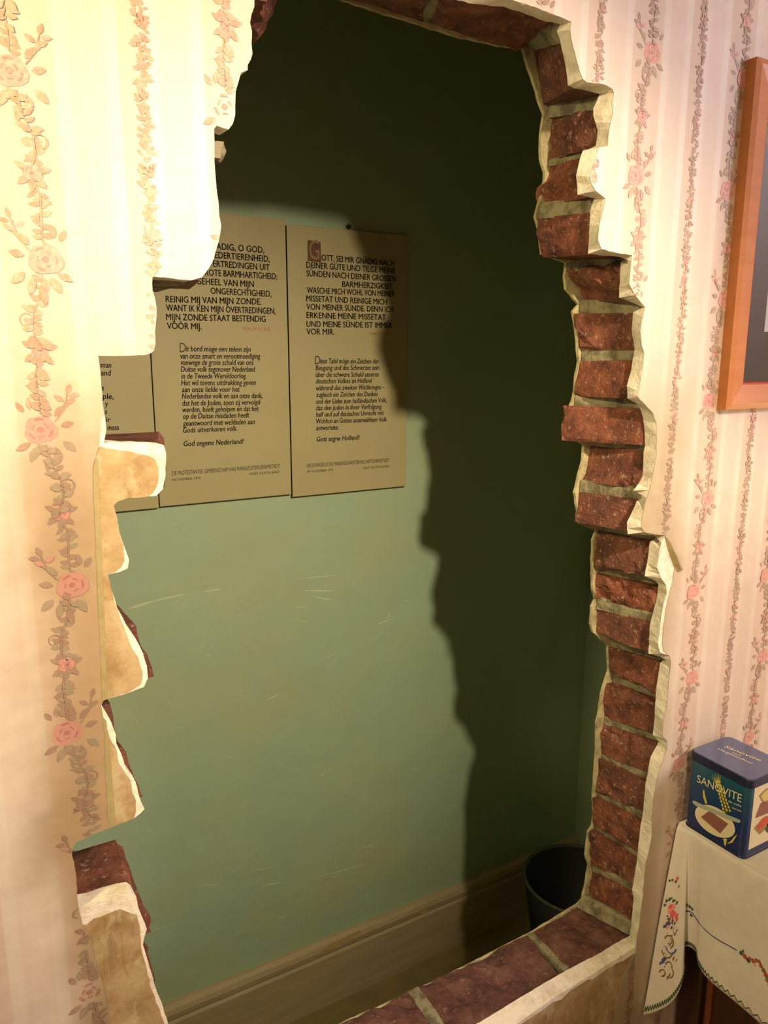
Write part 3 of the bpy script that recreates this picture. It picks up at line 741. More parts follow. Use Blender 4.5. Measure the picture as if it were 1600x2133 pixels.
def wall_lines(specs, y):
    out = []
    for s, (x0, y0), (x1, y1), h, shear, bold in specs:
        a, b = hit(x0, y0, 1, y), hit(x1, y1, 1, y)
        def fn(u, v, a=a, b=b):
            l = b[0] - a[0]; return (a[0] + u, y, a[2] + (b[2] - a[2]) * (u / l if l else 0) + v)
        out.append((s, fn, b[0] - a[0], h, shear, bold))
    return out
def cc(u, v): return (180 + u / 2.2857, 430 + v / 2.2857)

# ------------------------------------------------------------------ the three lettered boards
YF = YW - 0.0135
def board(label, x0, x1, z0, z1):
    t = thing('lettered_board', label, 'plaque', ((x0 + x1) / 2, YW, z0), 'lettered boards on the green wall')
    part('backing_board', rbox((x0 + .001, YF + .0015, z0 - .0005), (x1 - .001, YW - .0002, z1 - .001), .0008, 1), M['dark'], t)
    part('face_sheet', rbox((x0, YF, z0), (x1, YF + .0015, z1), .0006, 1), M['parch'], t)
    return t
c1 = hit(329, 1056, 1, YF); c2 = hit(609, 1034, 1, YF); c3 = hit(608, 463, 1, YF); c4 = hit(841, 1013, 1, YF); c5 = hit(855, 491, 1, YF)
t_mid = board('middle parchment board with dark Dutch lettering and a red psalm reference', c1[0] + .004, c2[0] - .0018, c1[2], c3[2] + .004)
t_right = board('right parchment board with German lettering and a framed initial G', c2[0] + .0008, (c4[0] + c5[0]) / 2, c4[2], c5[2])
t_left = board('left parchment board mostly hidden behind the jagged wall, only line ends showing', c1[0] - .262, c1[0] + .002, c1[2] - .002, c3[2] + .004)
H1, H2 = .0112, .0098
YT = YF - .0004
mid_caps = [("WEES MIJ GENADIG, O GOD,", cc(380, 185), cc(846, 222)), ("NAAR UW GOEDERTIERENHEID,", cc(380, 228), cc(872, 265)), ("DELG MIJN OVERTREDINGEN UIT", cc(380, 272), cc(872, 305)),
 ("NAAR UW GROTE BARMHARTIGHEID;", cc(378, 318), cc(908, 348)), ("WAS MIJ GEHEEL VAN MIJN", cc(378, 362), cc(797, 385)), ("ONGERECHTIGHEID,", cc(592, 416), cc(880, 431)),
 ("REINIG MIJ VAN MIJN ZONDE.", cc(378, 456), cc(832, 468)), ("WANT IK KEN MIJN OVERTREDINGEN,", cc(380, 497), cc(900, 512)), ("MIJN ZONDE STAAT BESTENDIG", cc(380, 541), cc(853, 550)), ("VÓÓR MIJ.", cc(384, 583), cc(548, 586))]
mid_low = [("it bord moge een teken zijn", cc(473, 690), cc(782, 692)), ("van onze smart en verootmoediging", cc(447, 725), cc(828, 725)), ("vanwege de grote schuld van ons", cc(450, 755), cc(795, 755)),
 ("Duitse volk tegenover Nederland", cc(450, 787), cc(803, 787)), ("in de Tweede Wereldoorlog.", cc(452, 820), cc(762, 818)), ("Het wil tevens uitdrukking geven", cc(452, 852), cc(806, 850)), ("aan onze liefde voor het", cc(455, 884), cc(730, 882)),
 ("Nederlandse volk en aan onze dank,", cc(455, 916), cc(838, 912)), ("dat het de Joden, toen zij vervolgd", cc(457, 949), cc(828, 943)), ("werden, heeft geholpen en dat het", cc(457, 980), cc(820, 974)),
 ("op de Duitse misdaden heeft", cc(460, 1011), cc(775, 1005)), ("geantwoord met weldaden aan", cc(460, 1045), cc(802, 1036)), ("Gods uitverkoren volk.", cc(460, 1078), cc(718, 1068)), ("God zegene Nederland!", cc(463, 1142), cc(748, 1130))]
def caps(l): return [(s, a, b, H1, 0.0, .05) for s, a, b in l]
def low(l): return [(s, a, b, H2, .15, .045) for s, a, b in l]
L1 = caps(mid_caps) + low(mid_low) + [("D", cc(444, 694), cc(474, 694), .017, .1, 0),
      ("DE PROTESTANTSE GEMEENSCHAP VAN MARIAZUSTERS/DARMSTADT", cc(408, 1281), cc(922, 1244), .0078, .1, 0),
      ("NOVEMBER 1975", cc(410, 1307), cc(545, 1298), .0045, .1, 0), ("WEST-DUITSLAND", cc(775, 1279), cc(920, 1269), .0045, .1, 0)]
part('lettering', text_mesh(wall_lines(L1, YT)).build('lettering'), M['ink'], t_mid, kind='stuff')
part('red_reference', text_mesh(wall_lines([("PSALM 51:3-5", cc(745, 590), cc(872, 592), .0062, .15, 0)], YT)).build('r'), M['redink'], t_mid)
r_caps = [("OTT, SEI MIR GNÄDIG NACH", cc(1120, 257), cc(1465, 284)), ("DEINER GÜTE UND TILGE MEINE", cc(1047, 292), cc(1470, 320)), ("SÜNDEN NACH DEINER GROSSEN", cc(1048, 332), cc(1472, 358)), ("BARMHERZIGKEIT.", cc(1218, 383), cc(1462, 395)),
 ("WASCHE MICH WOHL VON MEINER", cc(1050, 412), cc(1468, 430)), ("MISSETAT UND REINIGE MICH", cc(1047, 451), cc(1430, 468)), ("VON MEINER SÜNDE. DENN ICH", cc(1048, 491), cc(1462, 504)), ("ERKENNE MEINE MISSETAT", cc(1048, 531), cc(1425, 541)),
 ("UND MEINE SÜNDE IST IMMER", cc(1048, 573), cc(1455, 579)), ("VOR MIR.", cc(1048, 609), cc(1180, 611))]
r_low = [("iese Tafel möge ein Zeichen der", cc(1112, 747), cc(1392, 748)), ("Beugung und des Schmerzes sein", cc(1092, 780), cc(1394, 778)), ("über die schwere Schuld unseres", cc(1092, 812), cc(1392, 810)), ("deutschen Volkes an Holland", cc(1093, 843), cc(1360, 840)),
 ("während des zweiten Weltkrieges –", cc(1093, 876), cc(1420, 870)), ("zugleich ein Zeichen des Dankes", cc(1094, 908), cc(1387, 903)), ("und der Liebe zum holländischen Volk,", cc(1094, 940), cc(1430, 933)), ("das den Juden in ihrer Verfolgung", cc(1094, 971), cc(1406, 963)),
 ("half und auf deutsches Unrecht mit", cc(1094, 1002), cc(1415, 993)), ("Wohltun an Gottes auserwähltem Volk", cc(1094, 1034), cc(1430, 1024)), ("antwortete.", cc(1094, 1066), cc(1200, 1062)), ("Gott segne Holland!", cc(1097, 1120), cc(1300, 1110))]
L2 = caps(r_caps) + low(r_low) + [("D", cc(1089, 752), cc(1113, 752), .017, .1, 0),
      ("DIE EVANGELISCHE MARIENSCHWESTERNSCHAFT/DARMSTADT", cc(1050, 1243), cc(1443, 1216), .0078, .1, 0),
      ("IM NOVEMBER 1975", cc(1052, 1268), cc(1175, 1259), .0045, .1, 0), ("WEST-DEUTSCHLAND", cc(1317, 1251), cc(1442, 1241), .0045, .1, 0)]
part('lettering', text_mesh(wall_lines(L2, YT)).build('lettering'), M['ink'], t_right, kind='stuff')
part('red_reference', text_mesh(wall_lines([("PSALM 51:3-5", cc(1348, 612), cc(1448, 613), .0062, .15, 0)], YT)).build('r'), M['redink'], t_right)
a, b = hit(*cc(1053, 260), 1, YT), hit(*cc(1117, 168), 1, YT)
mb = MB(); mb.poly([(a[0], YT, a[2]), (b[0], YT, a[2] - .001), (b[0] - .001, YT, b[2]), (a[0] + .001, YT, b[2] + .001)])
init = part('initial_panel', mb.build('i'), M['initial'], t_right, label='dark brown framed initial G')
gm = text_mesh(wall_lines([("G", cc(1062, 252), cc(1110, 252), .036, 0, 0)], YT - .0004))
g = mesh('initial_letter', gm.v, gm.f); g.transform(Matrix.Translation(-Vector(t_right.location)))
obj('initial_letter', g, simple('faded_gold', srgb(150, 118, 66), .5), init)
def c5f(u, v): return (180 + u / 5.333, 560 + v / 5.333)
L3 = [(s, c5f(*p), c5f(*q), H2, .15, .045) for s, p, q in (("man", (160, 1097), (275, 1100)), ("and", (163, 1184), (275, 1187)), ("e", (172, 1352), (194, 1352)), ("ple,", (178, 1445), (300, 1447)), ("y", (207, 1528), (240, 1530)), ("o", (207, 1613), (230, 1615)), ("ir", (218, 1704), (270, 1705)), ("iness", (235, 1791), (362, 1790)))]
part('lettering', text_mesh(wall_lines(L3, YT)).build('lettering'), M['ink'], t_left, kind='stuff')
# hook above the right board
p = hit(727, 472, 1, YW - .006)
nt_ = thing('wall_hook', 'tiny dark hook on the top edge of the right lettered board', 'hook', (p[0], YW, p[2]))
part('hook_plate', rbox((p[0] - .003, YW - .0125, p[2] - .003), (p[0] + .0025, YW - .0002, p[2] + .003), .0005, 1), M['iron'], nt_)
part('hook_pin', rbox((p[0] - .006, YW - .0145, p[2] + .000), (p[0] - .0045, YW - .011, p[2] + .0045), .0004, 1), M['iron'], nt_)

# ------------------------------------------------------------------ bucket in the dark corner
bc = (1.285, .560, 0.0)
bt = thing('bucket', 'dark round bucket standing on the floor in the shadowed corner', 'bucket', bc)
def lathe(prof, c, n=40):
    vs = []; fs = []
    for (r, z) in prof:
        for i in range(n): a = 2 * math.pi * i / n; vs.append((c[0] + r * math.cos(a), c[1] + r * math.sin(a), c[2] + z))
    for k in range(len(prof) - 1):
        for i in range(n): j = (i + 1) % n; fs.append((k * n + i, k * n + j, (k + 1) * n + j, (k + 1) * n + i))
    return mesh('l', vs, fs, True)
part('bucket_body', lathe([(0.0005, .004), (.098, .004), (.100, 0), (.104, .004), (.134, .214), (.131, .214), (.100, .010), (.0005, .009)], bc), M['bucket'], bt)
part('bucket_rim', lathe([(.130, .212), (.134, .2095), (.1375, .213), (.137, .218), (.133, .220), (.130, .217), (.130, .212)], bc), M['rim'], bt)

# ------------------------------------------------------------------ picture frame on the right
fx0, fz0 = .9045, 1.431; fx1, fz1 = 1.36, 1.856; TH = .014
fr = thing('picture_frame', 'orange-brown varnished wooden picture frame with dark mount on the right wall', 'picture frame', (fx0, 0, fz0))
WDT = .036
def rail(axis, mt_in):
    """one mitred rail: outer side, flat bevelled face and inner red lip"""
    prof = [(0, 0, 1), (0, -TH, 1), (.007, -TH - .003, 0), (WDT - .004, -TH + .001, 0), (WDT - .002, -TH + .002, 2), (WDT, -.006, 2), (WDT, -.001, 2)]
    L0 = {'l': ((fx0, fz0), (fx0, fz1), (1, 1), (1, -1)), 'b': ((fx0, fz0), (fx1, fz0), (1, 1), (-1, 1)), 'r': ((fx1, fz0), (fx1, fz1), (-1, 1), (-1, -1)), 't': ((fx0, fz1), (fx1, fz1), (1, -1), (-1, -1))}[axis]
    a, b, da, db = L0; mb = MB(); vs = []
    for (o, y, mi) in prof:
        vs.append((a[0] + da[0] * o, y - .001, a[1] + da[1] * o)); vs.append((b[0] + db[0] * o, y - .001, b[1] + db[1] * o))
    for i in range(len(prof) - 1):
        mb.add([vs[2*i], vs[2*i+1], vs[2*i+3], vs[2*i+2]], [(0, 1, 2, 3)], prof[i + 1][2] if i else 1)
    mb.add([vs[-2], vs[-1], vs[1], vs[0]], [(0, 1, 2, 3)], 1)
    return mb.build('rail')
for ax in 'lbrt': part('frame_rail', rail(ax, 0), [M['framewood'], M['frameside'], M['framelip']], fr)
mb = MB(); mb.box((fx0 + WDT - .004, -.0045, fz0 + WDT - .004), (fx1 - WDT + .004, -.0015, fz1 - WDT + .004)); part('black_mount', mb.build('m'), M['black'], fr)
mb = MB(); mb.box((.984, -.0050, 1.533), (1.27, -.0046, 1.79)); part('mounted_card', mb.build('m'), M['white'], fr, label='white card on the black mount')
mb = MB(); mb.box((fx0 + WDT - .003, -.0085, fz0 + WDT - .003), (fx1 - WDT + .003, -.0070, fz1 - WDT + .003)); part('glass_pane', mb.build('m'), M['glass'], fr)

# ------------------------------------------------------------------ side table, cloth, tin
TX, TZ = .8965, .8195
tb = thing('side_table', 'dark stained wooden side cabinet against the wall under the embroidered cloth', 'table', (1.3, -.28, 0))
X1, Y1 = 1.75, -.55
part('table_top', rbox((TX + .004, Y1, .796), (X1, -.004, TZ - .002), .003, 2), M['dwood'], tb)
for (x, y) in ((TX + .030, -.045), (TX + .030, Y1 + .02), (X1 - .075, -.045), (X1 - .075, Y1 + .02)):
    part('leg', rbox((x, y - .0, 0), (x + .045, y + .040, .796), .003, 2), M['dwood'], tb)
part('side_panel', rbox((TX + .042, Y1 + .055, .10), (TX + .052, -.044, .796), .001, 1), M['dwood'], tb)
part('moulding', rbox((TX + .036, -.060, .12), (TX + .043, -.050, .78), .002, 2), M['rwood'], tb)
part('moulding', rbox((TX + .036, -.140, .12), (TX + .043, -.132, .78), .002, 2), M['rwood'], tb)
part('moulding', rbox((TX + .036, -.240, .12), (TX + .043, -.232, .78), .002, 2), M['rwood'], tb)
part('bottom_shelf', rbox((TX + .03, Y1 + .03, .10), (X1 - .03, -.03, .12), .002, 1), M['dwood'], tb)
part('front_panel', rbox((TX + .075, Y1 + .028, .12), (X1 - .075, Y1 + .040, .796), .001, 1), M['dwood'], tb)

ST = [(-.0035,.852,-.0035,.508),(-.008,.856,-.022,.528),(-.012,.861,-.040,.553),(-.016,.867,-.051,.583),(-.020,.876,-.049,.610),(-.024,.886,-.036,.630),(-.030,.8915,-.040,.640),(-.040,.8915,-.055,.642),
      (-.052,.886,-.066,.630),(-.070,.885,-.084,.621),(-.120,.887,-.130,.617),(-.2,.884,-.205,.617),(-.3,.888,-.3,.617),(-.42,.884,-.43,.615),(-.55,.880,-.57,.60)]
def cr(s):
    i = min(max(int(s), 0), len(ST) - 2); f = s - i
    p = [np.array(ST[min(max(i + k, 0), len(ST) - 1)]) for k in (-1, 0, 1, 2)]
    return .5 * (2 * p[1] + (-p[0] + p[2]) * f + (2*p[0] - 5*p[1] + 4*p[2] - p[3]) * f*f + (-p[0] + 3*p[1] - 3*p[2] + p[3]) * f**3)
ZC = TZ + .0014
def cloth(s, v):
    yt, hx, hy, hz = cr(s)
    e = v ** 0.9
    x = (TX - .001) * (1 - e) + hx * e; y = yt * (1 - v) + hy * v; z = ZC * (1 - v) + hz * v
    x += .0016 * math.sin(v * 9 + s * .9) * math.sin(math.pi * min(1, v)) * (1 if s > 6 else .3)
    z -= 0
    if v < .03: x += .002 * (1 - v / .03) ** 2
    return np.array([x, y, z])
cl = MB(); NS, NV = 112, 30
vs = [cloth(s * (len(ST) - 1) / NS, v / NV) for s in range(NS + 1) for v in range(NV + 1)]
cl.add(vs, [(s * (NV + 1) + v, (s + 1) * (NV + 1) + v, (s + 1) * (NV + 1) + v + 1, s * (NV + 1) + v + 1) for s in range(NS) for v in range(NV)])
# top sheet and far side
tv = []
for s in range(NS + 1):
    p = cloth(s * (len(ST) - 1) / NS, 0); tv.append(p); tv.append(np.array([X1 + .004, p[1], ZC]))
cl.add(tv, [(2*s, 2*s+1, 2*s+3, 2*s+2) for s in range(NS)])
# front drop
fv = []
for i in range(41):
    x = TX - .001 + (X1 + .004 - TX) * i / 40
    for v in range(9): fv.append((x, -.55 - .001 - (.012 + .006 * math.sin(i * .9)) * (v / 8), ZC - .2 * v / 8))
cl.add(fv, [(i * 9 + v, (i + 1) * 9 + v, (i + 1) * 9 + v + 1, i * 9 + v + 1) for i in range(40) for v in range(8)])
ct = thing('tablecloth', 'cream linen tablecloth with embroidered roses and green scalloped hem on the side table', 'tablecloth', (1.3, -.28, ZC))
co = part('linen', cl.build('linen', True), M['linen'], ct)
sol = co.modifiers.new('thick', 'SOLIDIFY'); sol.thickness = .0008; sol.offset = -1
# embroidery
grid = [(s / 10, v / 40, *proj(cloth(s / 10, v / 40))) for s in range(0, 125) for v in range(0, 41)]
def find(px, py, smax=14, smin=0):
    g_ = min((g for g in grid if smin <= g[0] <= smax), key=lambda g: (g[2] - px) ** 2 + (g[3] - py) ** 2)
    s_, v_ = g_[0], g_[1]
    for _ in range(3):
        p0_ = np.array(proj(cloth(s_, v_))); a_ = np.array(proj(cloth(s_ + .02, v_))) - p0_; b_ = np.array(proj(cloth(s_, v_ + .004))) - p0_
        det = a_[0] * b_[1] - a_[1] * b_[0]
        if abs(det) < 1e-3: break
        e_ = np.array([px, py]) - p0_
        s_ += max(-.3, min(.3, (e_[0] * b_[1] - e_[1] * b_[0]) / det * .02)); v_ += max(-.05, min(.05, (a_[0] * e_[1] - a_[1] * e_[0]) / det * .004))
        s_ = max(0, min(13.9, s_)); v_ = max(0, min(1, v_))
    return s_, v_
em = MB(); EMAT = ['dgreen', 'roseRed', 'rosePink', 'blue', 'thread', 'scroll', 'rust', 'stem']
def surf(s, v, d=.0012):
    p = cloth(s, v); du = cloth(min(s + .05, 13.9), v) - cloth(max(s - .05, 0), v); dv = cloth(s, min(v + .02, 1)) - cloth(s, max(v - .02, 0))
    n_ = np.cross(du, dv); n_ /= np.linalg.norm(n_) + 1e-12
    if n_ @ (CAM - p) < 0: n_ = -n_
    return p + n_ * d, du / (np.linalg.norm(du) + 1e-12), dv / (np.linalg.norm(dv) + 1e-12)
def blob(px, py, r, mi, smax=14, d=.0012, asp=1.0, smin=0, at=None):
    r *= 1.35
    s, v = at if at else find(px, py, smax, smin)
    p, a, b = surf(s, v, d)
    em.add([tuple(p)] + [tuple(p + a * r * math.cos(t) * (1 + .25 * math.cos(5 * t)) + b * r * asp * math.sin(t)) for t in [i * 6.283 / 10 for i in range(10)]], [[0, 1 + i, 1 + (i + 1) % 10] for i in range(10)], mi)
def thread(pts, wd, mi, smax=14, smin=0):
    wd *= 1.25
    ps = [surf(*find(x, y, smax, smin), .0013)[0] for x, y in pts]
    for p, q in zip(ps, ps[1:]):
        d_ = q - p; l = np.linalg.norm(d_)
        if l < 1e-6: continue
        t = np.cross(d_, CAM - p); t = t / (np.linalg.norm(t) + 1e-12) * wd / 2
        em.add([tuple(p + t), tuple(p - t), tuple(q - t), tuple(q + t)], [(0, 1, 2, 3)], mi)
rn = random.Random(3)
for (x, y, r, mi, d) in ((1396,1873,.0022,0,.0011),(1390,1876,.002,0,.0011),(1404,1876,.002,0,.0011),(1411,1880,.002,0,.0011),(1386,1885,.002,3,.0011),(1399,1892,.0058,2,.0012),(1402,1904,.0046,1,.0013),(1398,1888,.0026,1,.0014),(1410,1908,.0034,1,.0012),
    (1411,1915,.0026,1,.0012),(1412,1830,.0024,1,.0013),(1402,1833,.0018,5,.0012),(1396,1834,.0016,0,.0012),(1409,1836,.0018,0,.0012),(1415,1846,.0016,5,.0012),(1392,1925,.0042,3,.0011),(1392,1931,.0026,2,.0013),(1385,1929,.0020,4,.0012),(1400,1932,.0018,4,.0013),
    (1395,1916,.0022,7,.0012),(1402,1919,.0022,7,.0012),(1407,1945,.0020,5,.0012),(1411,1938,.0016,7,.0012),(1383,2000,.0038,3,.0012),(1377,2006,.0022,3,.0012),(1388,1996,.0018,4,.0013),(1404,1996,.0022,6,.0012),(1410,2000,.0016,6,.0012),(1392,2036,.0022,5,.0012),(1396,2030,.0016,7,.0012)):
    blob(x, y, r, mi, 3.2, d)
for _k in range(46):
    _t = rn.random(); _y = 1868 + 172 * _t; _x = 1404 - 14 * _t + rn.uniform(-12, 9)
    blob(_x, _y, rn.uniform(.0006, .0012), rn.choice((0, 5, 7, 3, 5)), 3.2, .00105)
def ring(cx, cy, rx, ry, t0, t1, wd, mi, smax=3.2):
    thread([(cx + rx * math.cos(t0 + (t1 - t0) * i / 10), cy + ry * math.sin(t0 + (t1 - t0) * i / 10)) for i in range(11)], wd, mi, smax)
ring(1394, 1962, 10, 14, -2.6, 1.2, .0016, 5); ring(1396, 1960, 5, 6, -1.5, 2.6, .0012, 5); ring(1400, 1968, 11, 18, .5, 2.9, .0018, 3)
ring(1392, 1975, 12, 20, .6, 3.0, .0016, 5); ring(1381, 2026, 6, 7, -3, 2, .0016, 5); ring(1394, 2012, 7, 9, -2.8, .4, .0016, 5); ring(1398, 2026, 6, 10, -1, 2, .0014, 5)
# dark line of stitching and the spray further on
thread([(1421,1900),(1428,1897),(1436,1897),(1444,1901),(1450,1911),(1458,1922),(1470,1936),(1485,1949),(1500,1959),(1515,1967),(1536,1979)], .0011, 4, 14, 5)
for (x, y, r, mi) in ((1423,1890,.0018,0),(1431,1885,.0022,7),(1438,1888,.0018,0),(1443,1893,.0016,4),(1441,1906,.0018,4),(1545,1985,.0022,0),(1553,1992,.0026,6),(1560,2000,.0024,0),(1549,1981,.0016,0),(1563,1996,.0018,6),(1570,2001,.0024,6),(1577,2000,.0020,5),(1583,2003,.0020,6),(1586,2011,.0022,6),(1592,2021,.0026,5),(1597,2031,.0026,6),(1600,2041,.0026,5),(1605,2052,.0026,6),(1574,2010,.0014,2),(1612,2062,.003,1)):
    blob(x, y, r, mi, 14, .0012, 1, 5.4)
# scalloped hem
for k in range(150):
    s = .12 + k * .0915
    if s > 13.8: break
    v0, v1 = (.955, .985) if k % 2 else (.985, .955)
    p, _, _ = surf(s, v0, .0011); q, _, _ = surf(s + .0915, v1, .0011)
    d_ = q - p; t = np.cross(d_, CAM - p); t = t / (np.linalg.norm(t) + 1e-12) * .0008
    em.add([tuple(p + t), tuple(p - t), tuple(q - t), tuple(q + t)], [(0, 1, 2, 3)], 0)
# small motif on the table top beside the tin
def top_blob(x, y, r, mi):
    p = hit(x, y, 2, ZC + .0006)
    em.add([tuple(p)] + [(p[0] + r * math.cos(t), p[1] + r * math.sin(t), p[2]) for t in [i * .785 for i in range(8)]], [[0, 1 + i, 1 + (i + 1) % 8] for i in range(8)], mi)
for (x, y, r, mi) in ((1586,1794,.0028,2),(1589,1796,.0016,1),(1580,1789,.0018,0),(1576,1792,.0013,7),(1584,1801,.0018,0),(1595,1794,.0018,7),(1594,1800,.0014,7),(1580,1781,.0012,7),(1585,1784,.0012,7),(1590,1787,.0012,7),(1588,1778,.0018,5),(1592,1782,.0018,5),(1597,1786,.002,5),(1602,1790,.002,5),(1606,1798,.002,1)):
    top_blob(x, y, r, mi)
part('embroidery', em.build('embroidery'), [M[k] for k in EMAT], ct, kind='stuff')

# tin
tn_x0, tn_x1, tn_y0, tn_y1 = .8995, .987, -.108, -.009
tz0 = ZC + .0006
tn = thing('storage_tin', 'blue rectangular bread tin with wheat ear and plate picture on the tablecloth', 'tin', ((tn_x0 + tn_x1) / 2, (tn_y0 + tn_y1) / 2, tz0))
def rprism(x0, x1, y0, y1, z0, z1, r, bev=.0012):
    mb = MB(); ring_ = []
    for (cx, cy, a0) in ((x1 - r, y1 - r, 0), (x0 + r, y1 - r, math.pi / 2), (x0 + r, y0 + r, math.pi), (x1 - r, y0 + r, 1.5 * math.pi)):
        for i in range(7): a = a0 + i * math.pi / 12; ring_.append((cx + r * math.cos(a), cy + r * math.sin(a)))
    n = len(ring_); mx, my = (x0 + x1) / 2, (y0 + y1) / 2; vs = []
    for z, k in ((z0, bev), (z0 + bev, 0), (z1 - bev, 0), (z1 - bev * .3, bev * .35), (z1, bev)):
        for (x, y) in ring_: vs.append((x - k * (1 if x > mx else -1), y - k * (1 if y > my else -1), z))
    fs = [(l * n + i, l * n + (i + 1) % n, (l + 1) * n + (i + 1) % n, (l + 1) * n + i) for l in range(4) for i in range(n)]
    fs += [tuple(range(n)), tuple(range(4 * n, 5 * n))]
    mb.add(vs, fs); return mb.build('rp')
ztop = .9415
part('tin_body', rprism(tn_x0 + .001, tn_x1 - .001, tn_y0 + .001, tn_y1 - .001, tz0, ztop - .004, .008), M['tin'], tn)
part('base_rim', rprism(tn_x0, tn_x1, tn_y0, tn_y1, tz0 - .0003, tz0 + .004, .009), M['lidrim'], tn)
lid_ = part('tin_lid', rprism(tn_x0, tn_x1, tn_y0, tn_y1, ztop - .014, ztop - .0006, .009), M['lidrim'], tn)
lp = part('lid_panel', rprism(tn_x0 + .0012, tn_x1 - .0012, tn_y0 + .0012, tn_y1 - .0012, ztop - .003, ztop, .008, .001), M['lid'], tn)
# printing on the left face
xf = tn_x0 + .0007
lf = MB()
def t7(u, v): return (1400 + u / 6.665, 1500 + v / 6.665)
def facep(pts, mi, d=0.0):
    lf.poly([tuple(hit(*t7(*p), 0, xf - d)) for p in pts], mi)
LM = ['cream', 'wheat', 'plate', 'bread', 'grey', 'dgreen']
ell = [(595 + 290 * math.cos(t) * .93 - 0, 1405 + 0) for t in [0]]
def ellip(cx, cy, ax, ay, bx, by, n=28): return [(cx + ax * math.cos(t) + bx * math.sin(t), cy + ay * math.cos(t) + by * math.sin(t)) for t in [i * 2 * math.pi / n for i in range(n)]]
facep(ellip(597, 1405, 262, 178, -95, 148), 2, .0000)
facep(ellip(597, 1400, 215, 142, -76, 118), 0, .0002)
facep([(520,1258),(782,1440),(668,1575),(398,1345)], 3, .0004)
facep([(283,1125),(310,1118),(430,1175),(945,1385),(955,1410),(930,1428),(800,1390),(330,1190),(290,1150)], 4, .0006)
facep([(432,960),(450,985),(462,1060),(490,1155),(465,1160),(430,1060)], 1, .0003)
facep([(905,1583),(885,1625),(840,1700),(762,1718),(815,1680),(862,1620)], 1, .0003)
facep([(713,1645),(765,1650),(742,1758),(722,1720)], 1, .0003)
p0, p1 = np.array([640., 870.]), np.array([770., 1290.])
ax_ = (p1 - p0) / np.linalg.norm(p1 - p0); nx_ = np.array([-ax_[1], ax_[0]])
facep([tuple(p0 - nx_ * 14), tuple(p0 + nx_ * 14), tuple(p1 + nx_ * 26), tuple(p1 - nx_ * 26)], 5, .0002)
for k in range(9):
    c_ = p0 + (p1 - p0) * k / 8.4; wd_ = 22 + 20 * k / 8
    for sd in (-1, 0, 1):
        q = c_ + nx_ * sd * wd_ + ax_ * (0 if sd else -22); l_ = 30
        facep([tuple(q - ax_ * l_), tuple(q + nx_ * 15), tuple(q + ax_ * l_ * .8), tuple(q - nx_ * 15)], 1, .0005)
for k in range(7):
    b_ = p0 + nx_ * (k - 3) * 9; tip = b_ - ax_ * (120 + 30 * (k % 2)) + nx_ * (k - 3) * 14
    facep([tuple(b_ - nx_ * 5), tuple(b_ + nx_ * 5), tuple(tip)], 1, .0003)
part('tin_picture', lf.build('tin_picture'), [M[k] for k in LM], tn)
def face_lines(specs, d):
    out = []
    for s, (x0, y0), (x1, y1), h in specs:
        a, b = hit(*t7(x0, y0), 0, xf - d), hit(*t7(x1, y1), 0, xf - d)
        def fn(u, v, a=a, b=b):
            l = abs(b[1] - a[1]); return (xf - d, a[1] - u, a[2] + (b[2] - a[2]) * u / l + v)
        out.append((s, fn, abs(b[1] - a[1]), h, 0, 0))
    return out
part('tin_lettering', text_mesh(face_lines([("SANOVITE", (345, 858), (962, 1145), .0118), ("de volle", (782, 1137), (962, 1212), .0036), ("tarwe", (828, 1226), (960, 1278), .0036)], .0009)).build('tl'), M['cream'], tn)
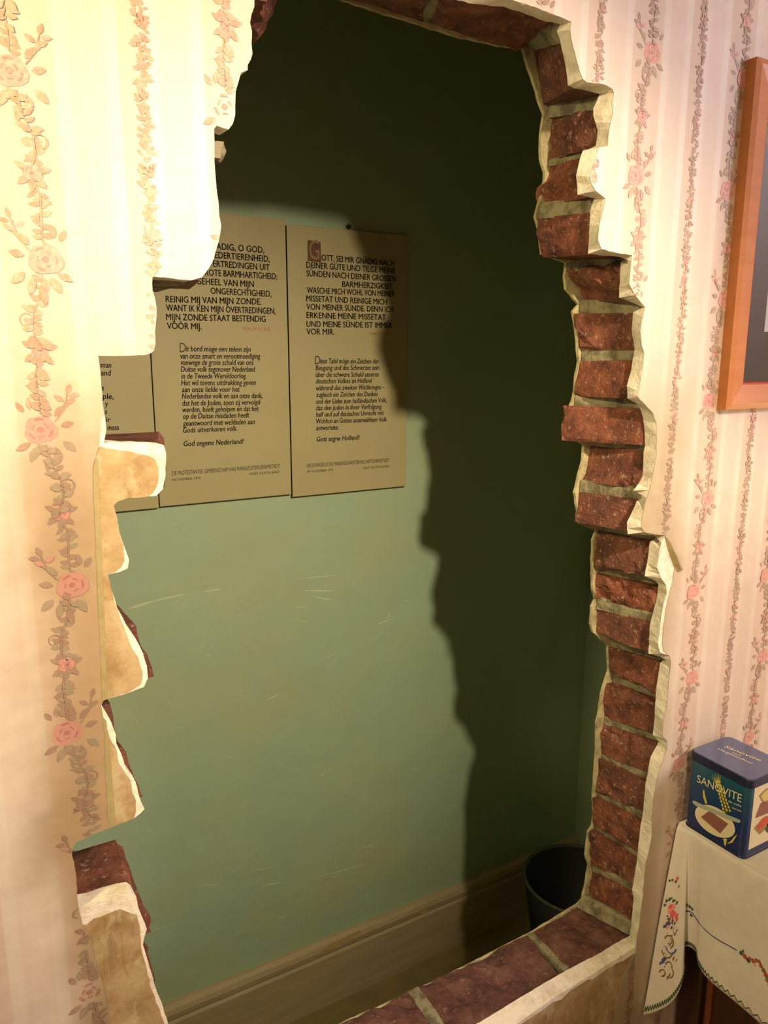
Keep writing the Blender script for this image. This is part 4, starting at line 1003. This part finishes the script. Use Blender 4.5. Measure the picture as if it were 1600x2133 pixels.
# lid lettering: reads along -y, its top towards +x
def lid_lines(specs):
    out = []; z = ztop + .0004
    for s, (x0, y0), (x1, y1), h in specs:
        a, b = hit(x0, y0, 2, z), hit(x1, y1, 2, z)
        def fn(u, v, a=a, b=b):
            l = np.linalg.norm(b[:2] - a[:2]); dx = (b[:2] - a[:2]) / l; up = np.array([-dx[1], dx[0]])
            return (a[0] + dx[0] * u + up[0] * v, a[1] + dx[1] * u + up[1] * v, z)
        out.append((s, fn, np.linalg.norm(b[:2] - a[:2]), h, .15, 0))
    return out
part('lid_lettering', text_mesh(lid_lines([("Sanovite", (1508, 1556), (1583, 1586), .0080), ("voor", (1525, 1568.5), (1545, 1576), .0042), ("Uw gezondheid", (1494, 1560), (1565, 1591.5), .0055)])).build('ll'), M['cream'], tn)
# cream picture panel on the side facing the room
rf = MB(); yf = tn_y0 + .0006
def t7y(pts, mi, d): rf.poly([tuple(hit(*t7(*p), 1, yf - d)) for p in pts], mi)
bl, tl_ = hit(*t7(1062, 1805), 1, yf), hit(*t7(1150, 925), 1, yf)
px0 = (bl[0] + tl_[0]) / 2; px1 = tn_x1 - .010; pz0, pz1 = bl[2], tl_[2]
rf.poly([(px0, yf, pz0), (px1, yf, pz0), (px1, yf, pz1), (px0, yf, pz1)], 0)
t7y([(1235,1150),(1420,1120),(1420,1250),(1290,1310),(1160,1360),(1165,1330)], 1, .0003)
t7y([(1210,1050),(1310,950),(1440,930),(1440,1110),(1330,1130),(1265,1155)], 2, .0003)
t7y([(1232,1055),(1315,970),(1435,955),(1435,1090),(1330,1110),(1272,1130)], 3, .0005)
t7y([(1140,1500),(1300,1330),(1450,1330),(1450,1430),(1340,1480),(1215,1590)], 4, .0003)
t7y([(1178,1470),(1260,1360),(1330,1345),(1440,1360),(1420,1400),(1330,1440),(1290,1450),(1210,1530)], 5, .0005)
t7y([(1290,1500),(1350,1460),(1400,1480),(1390,1560),(1320,1560)], 6, .0005)
rf.poly([(px0 + (px1 - px0) * a_, yf - .0003, pz0 + (pz1 - pz0) * b_) for a_, b_ in ((.55,.25),(.85,.22),(.9,.45),(.6,.5))], 5)
rf.poly([(px0 + (px1 - px0) * a_, yf - .0003, pz0 + (pz1 - pz0) * b_) for a_, b_ in ((.55,.62),(.88,.6),(.86,.8),(.6,.82))], 3)
part('side_picture', rf.build('side_picture'), [M[k] for k in ('cream', 'bread', 'tan', 'lightbread', 'tan', 'tomato', 'dgreen')], tn)
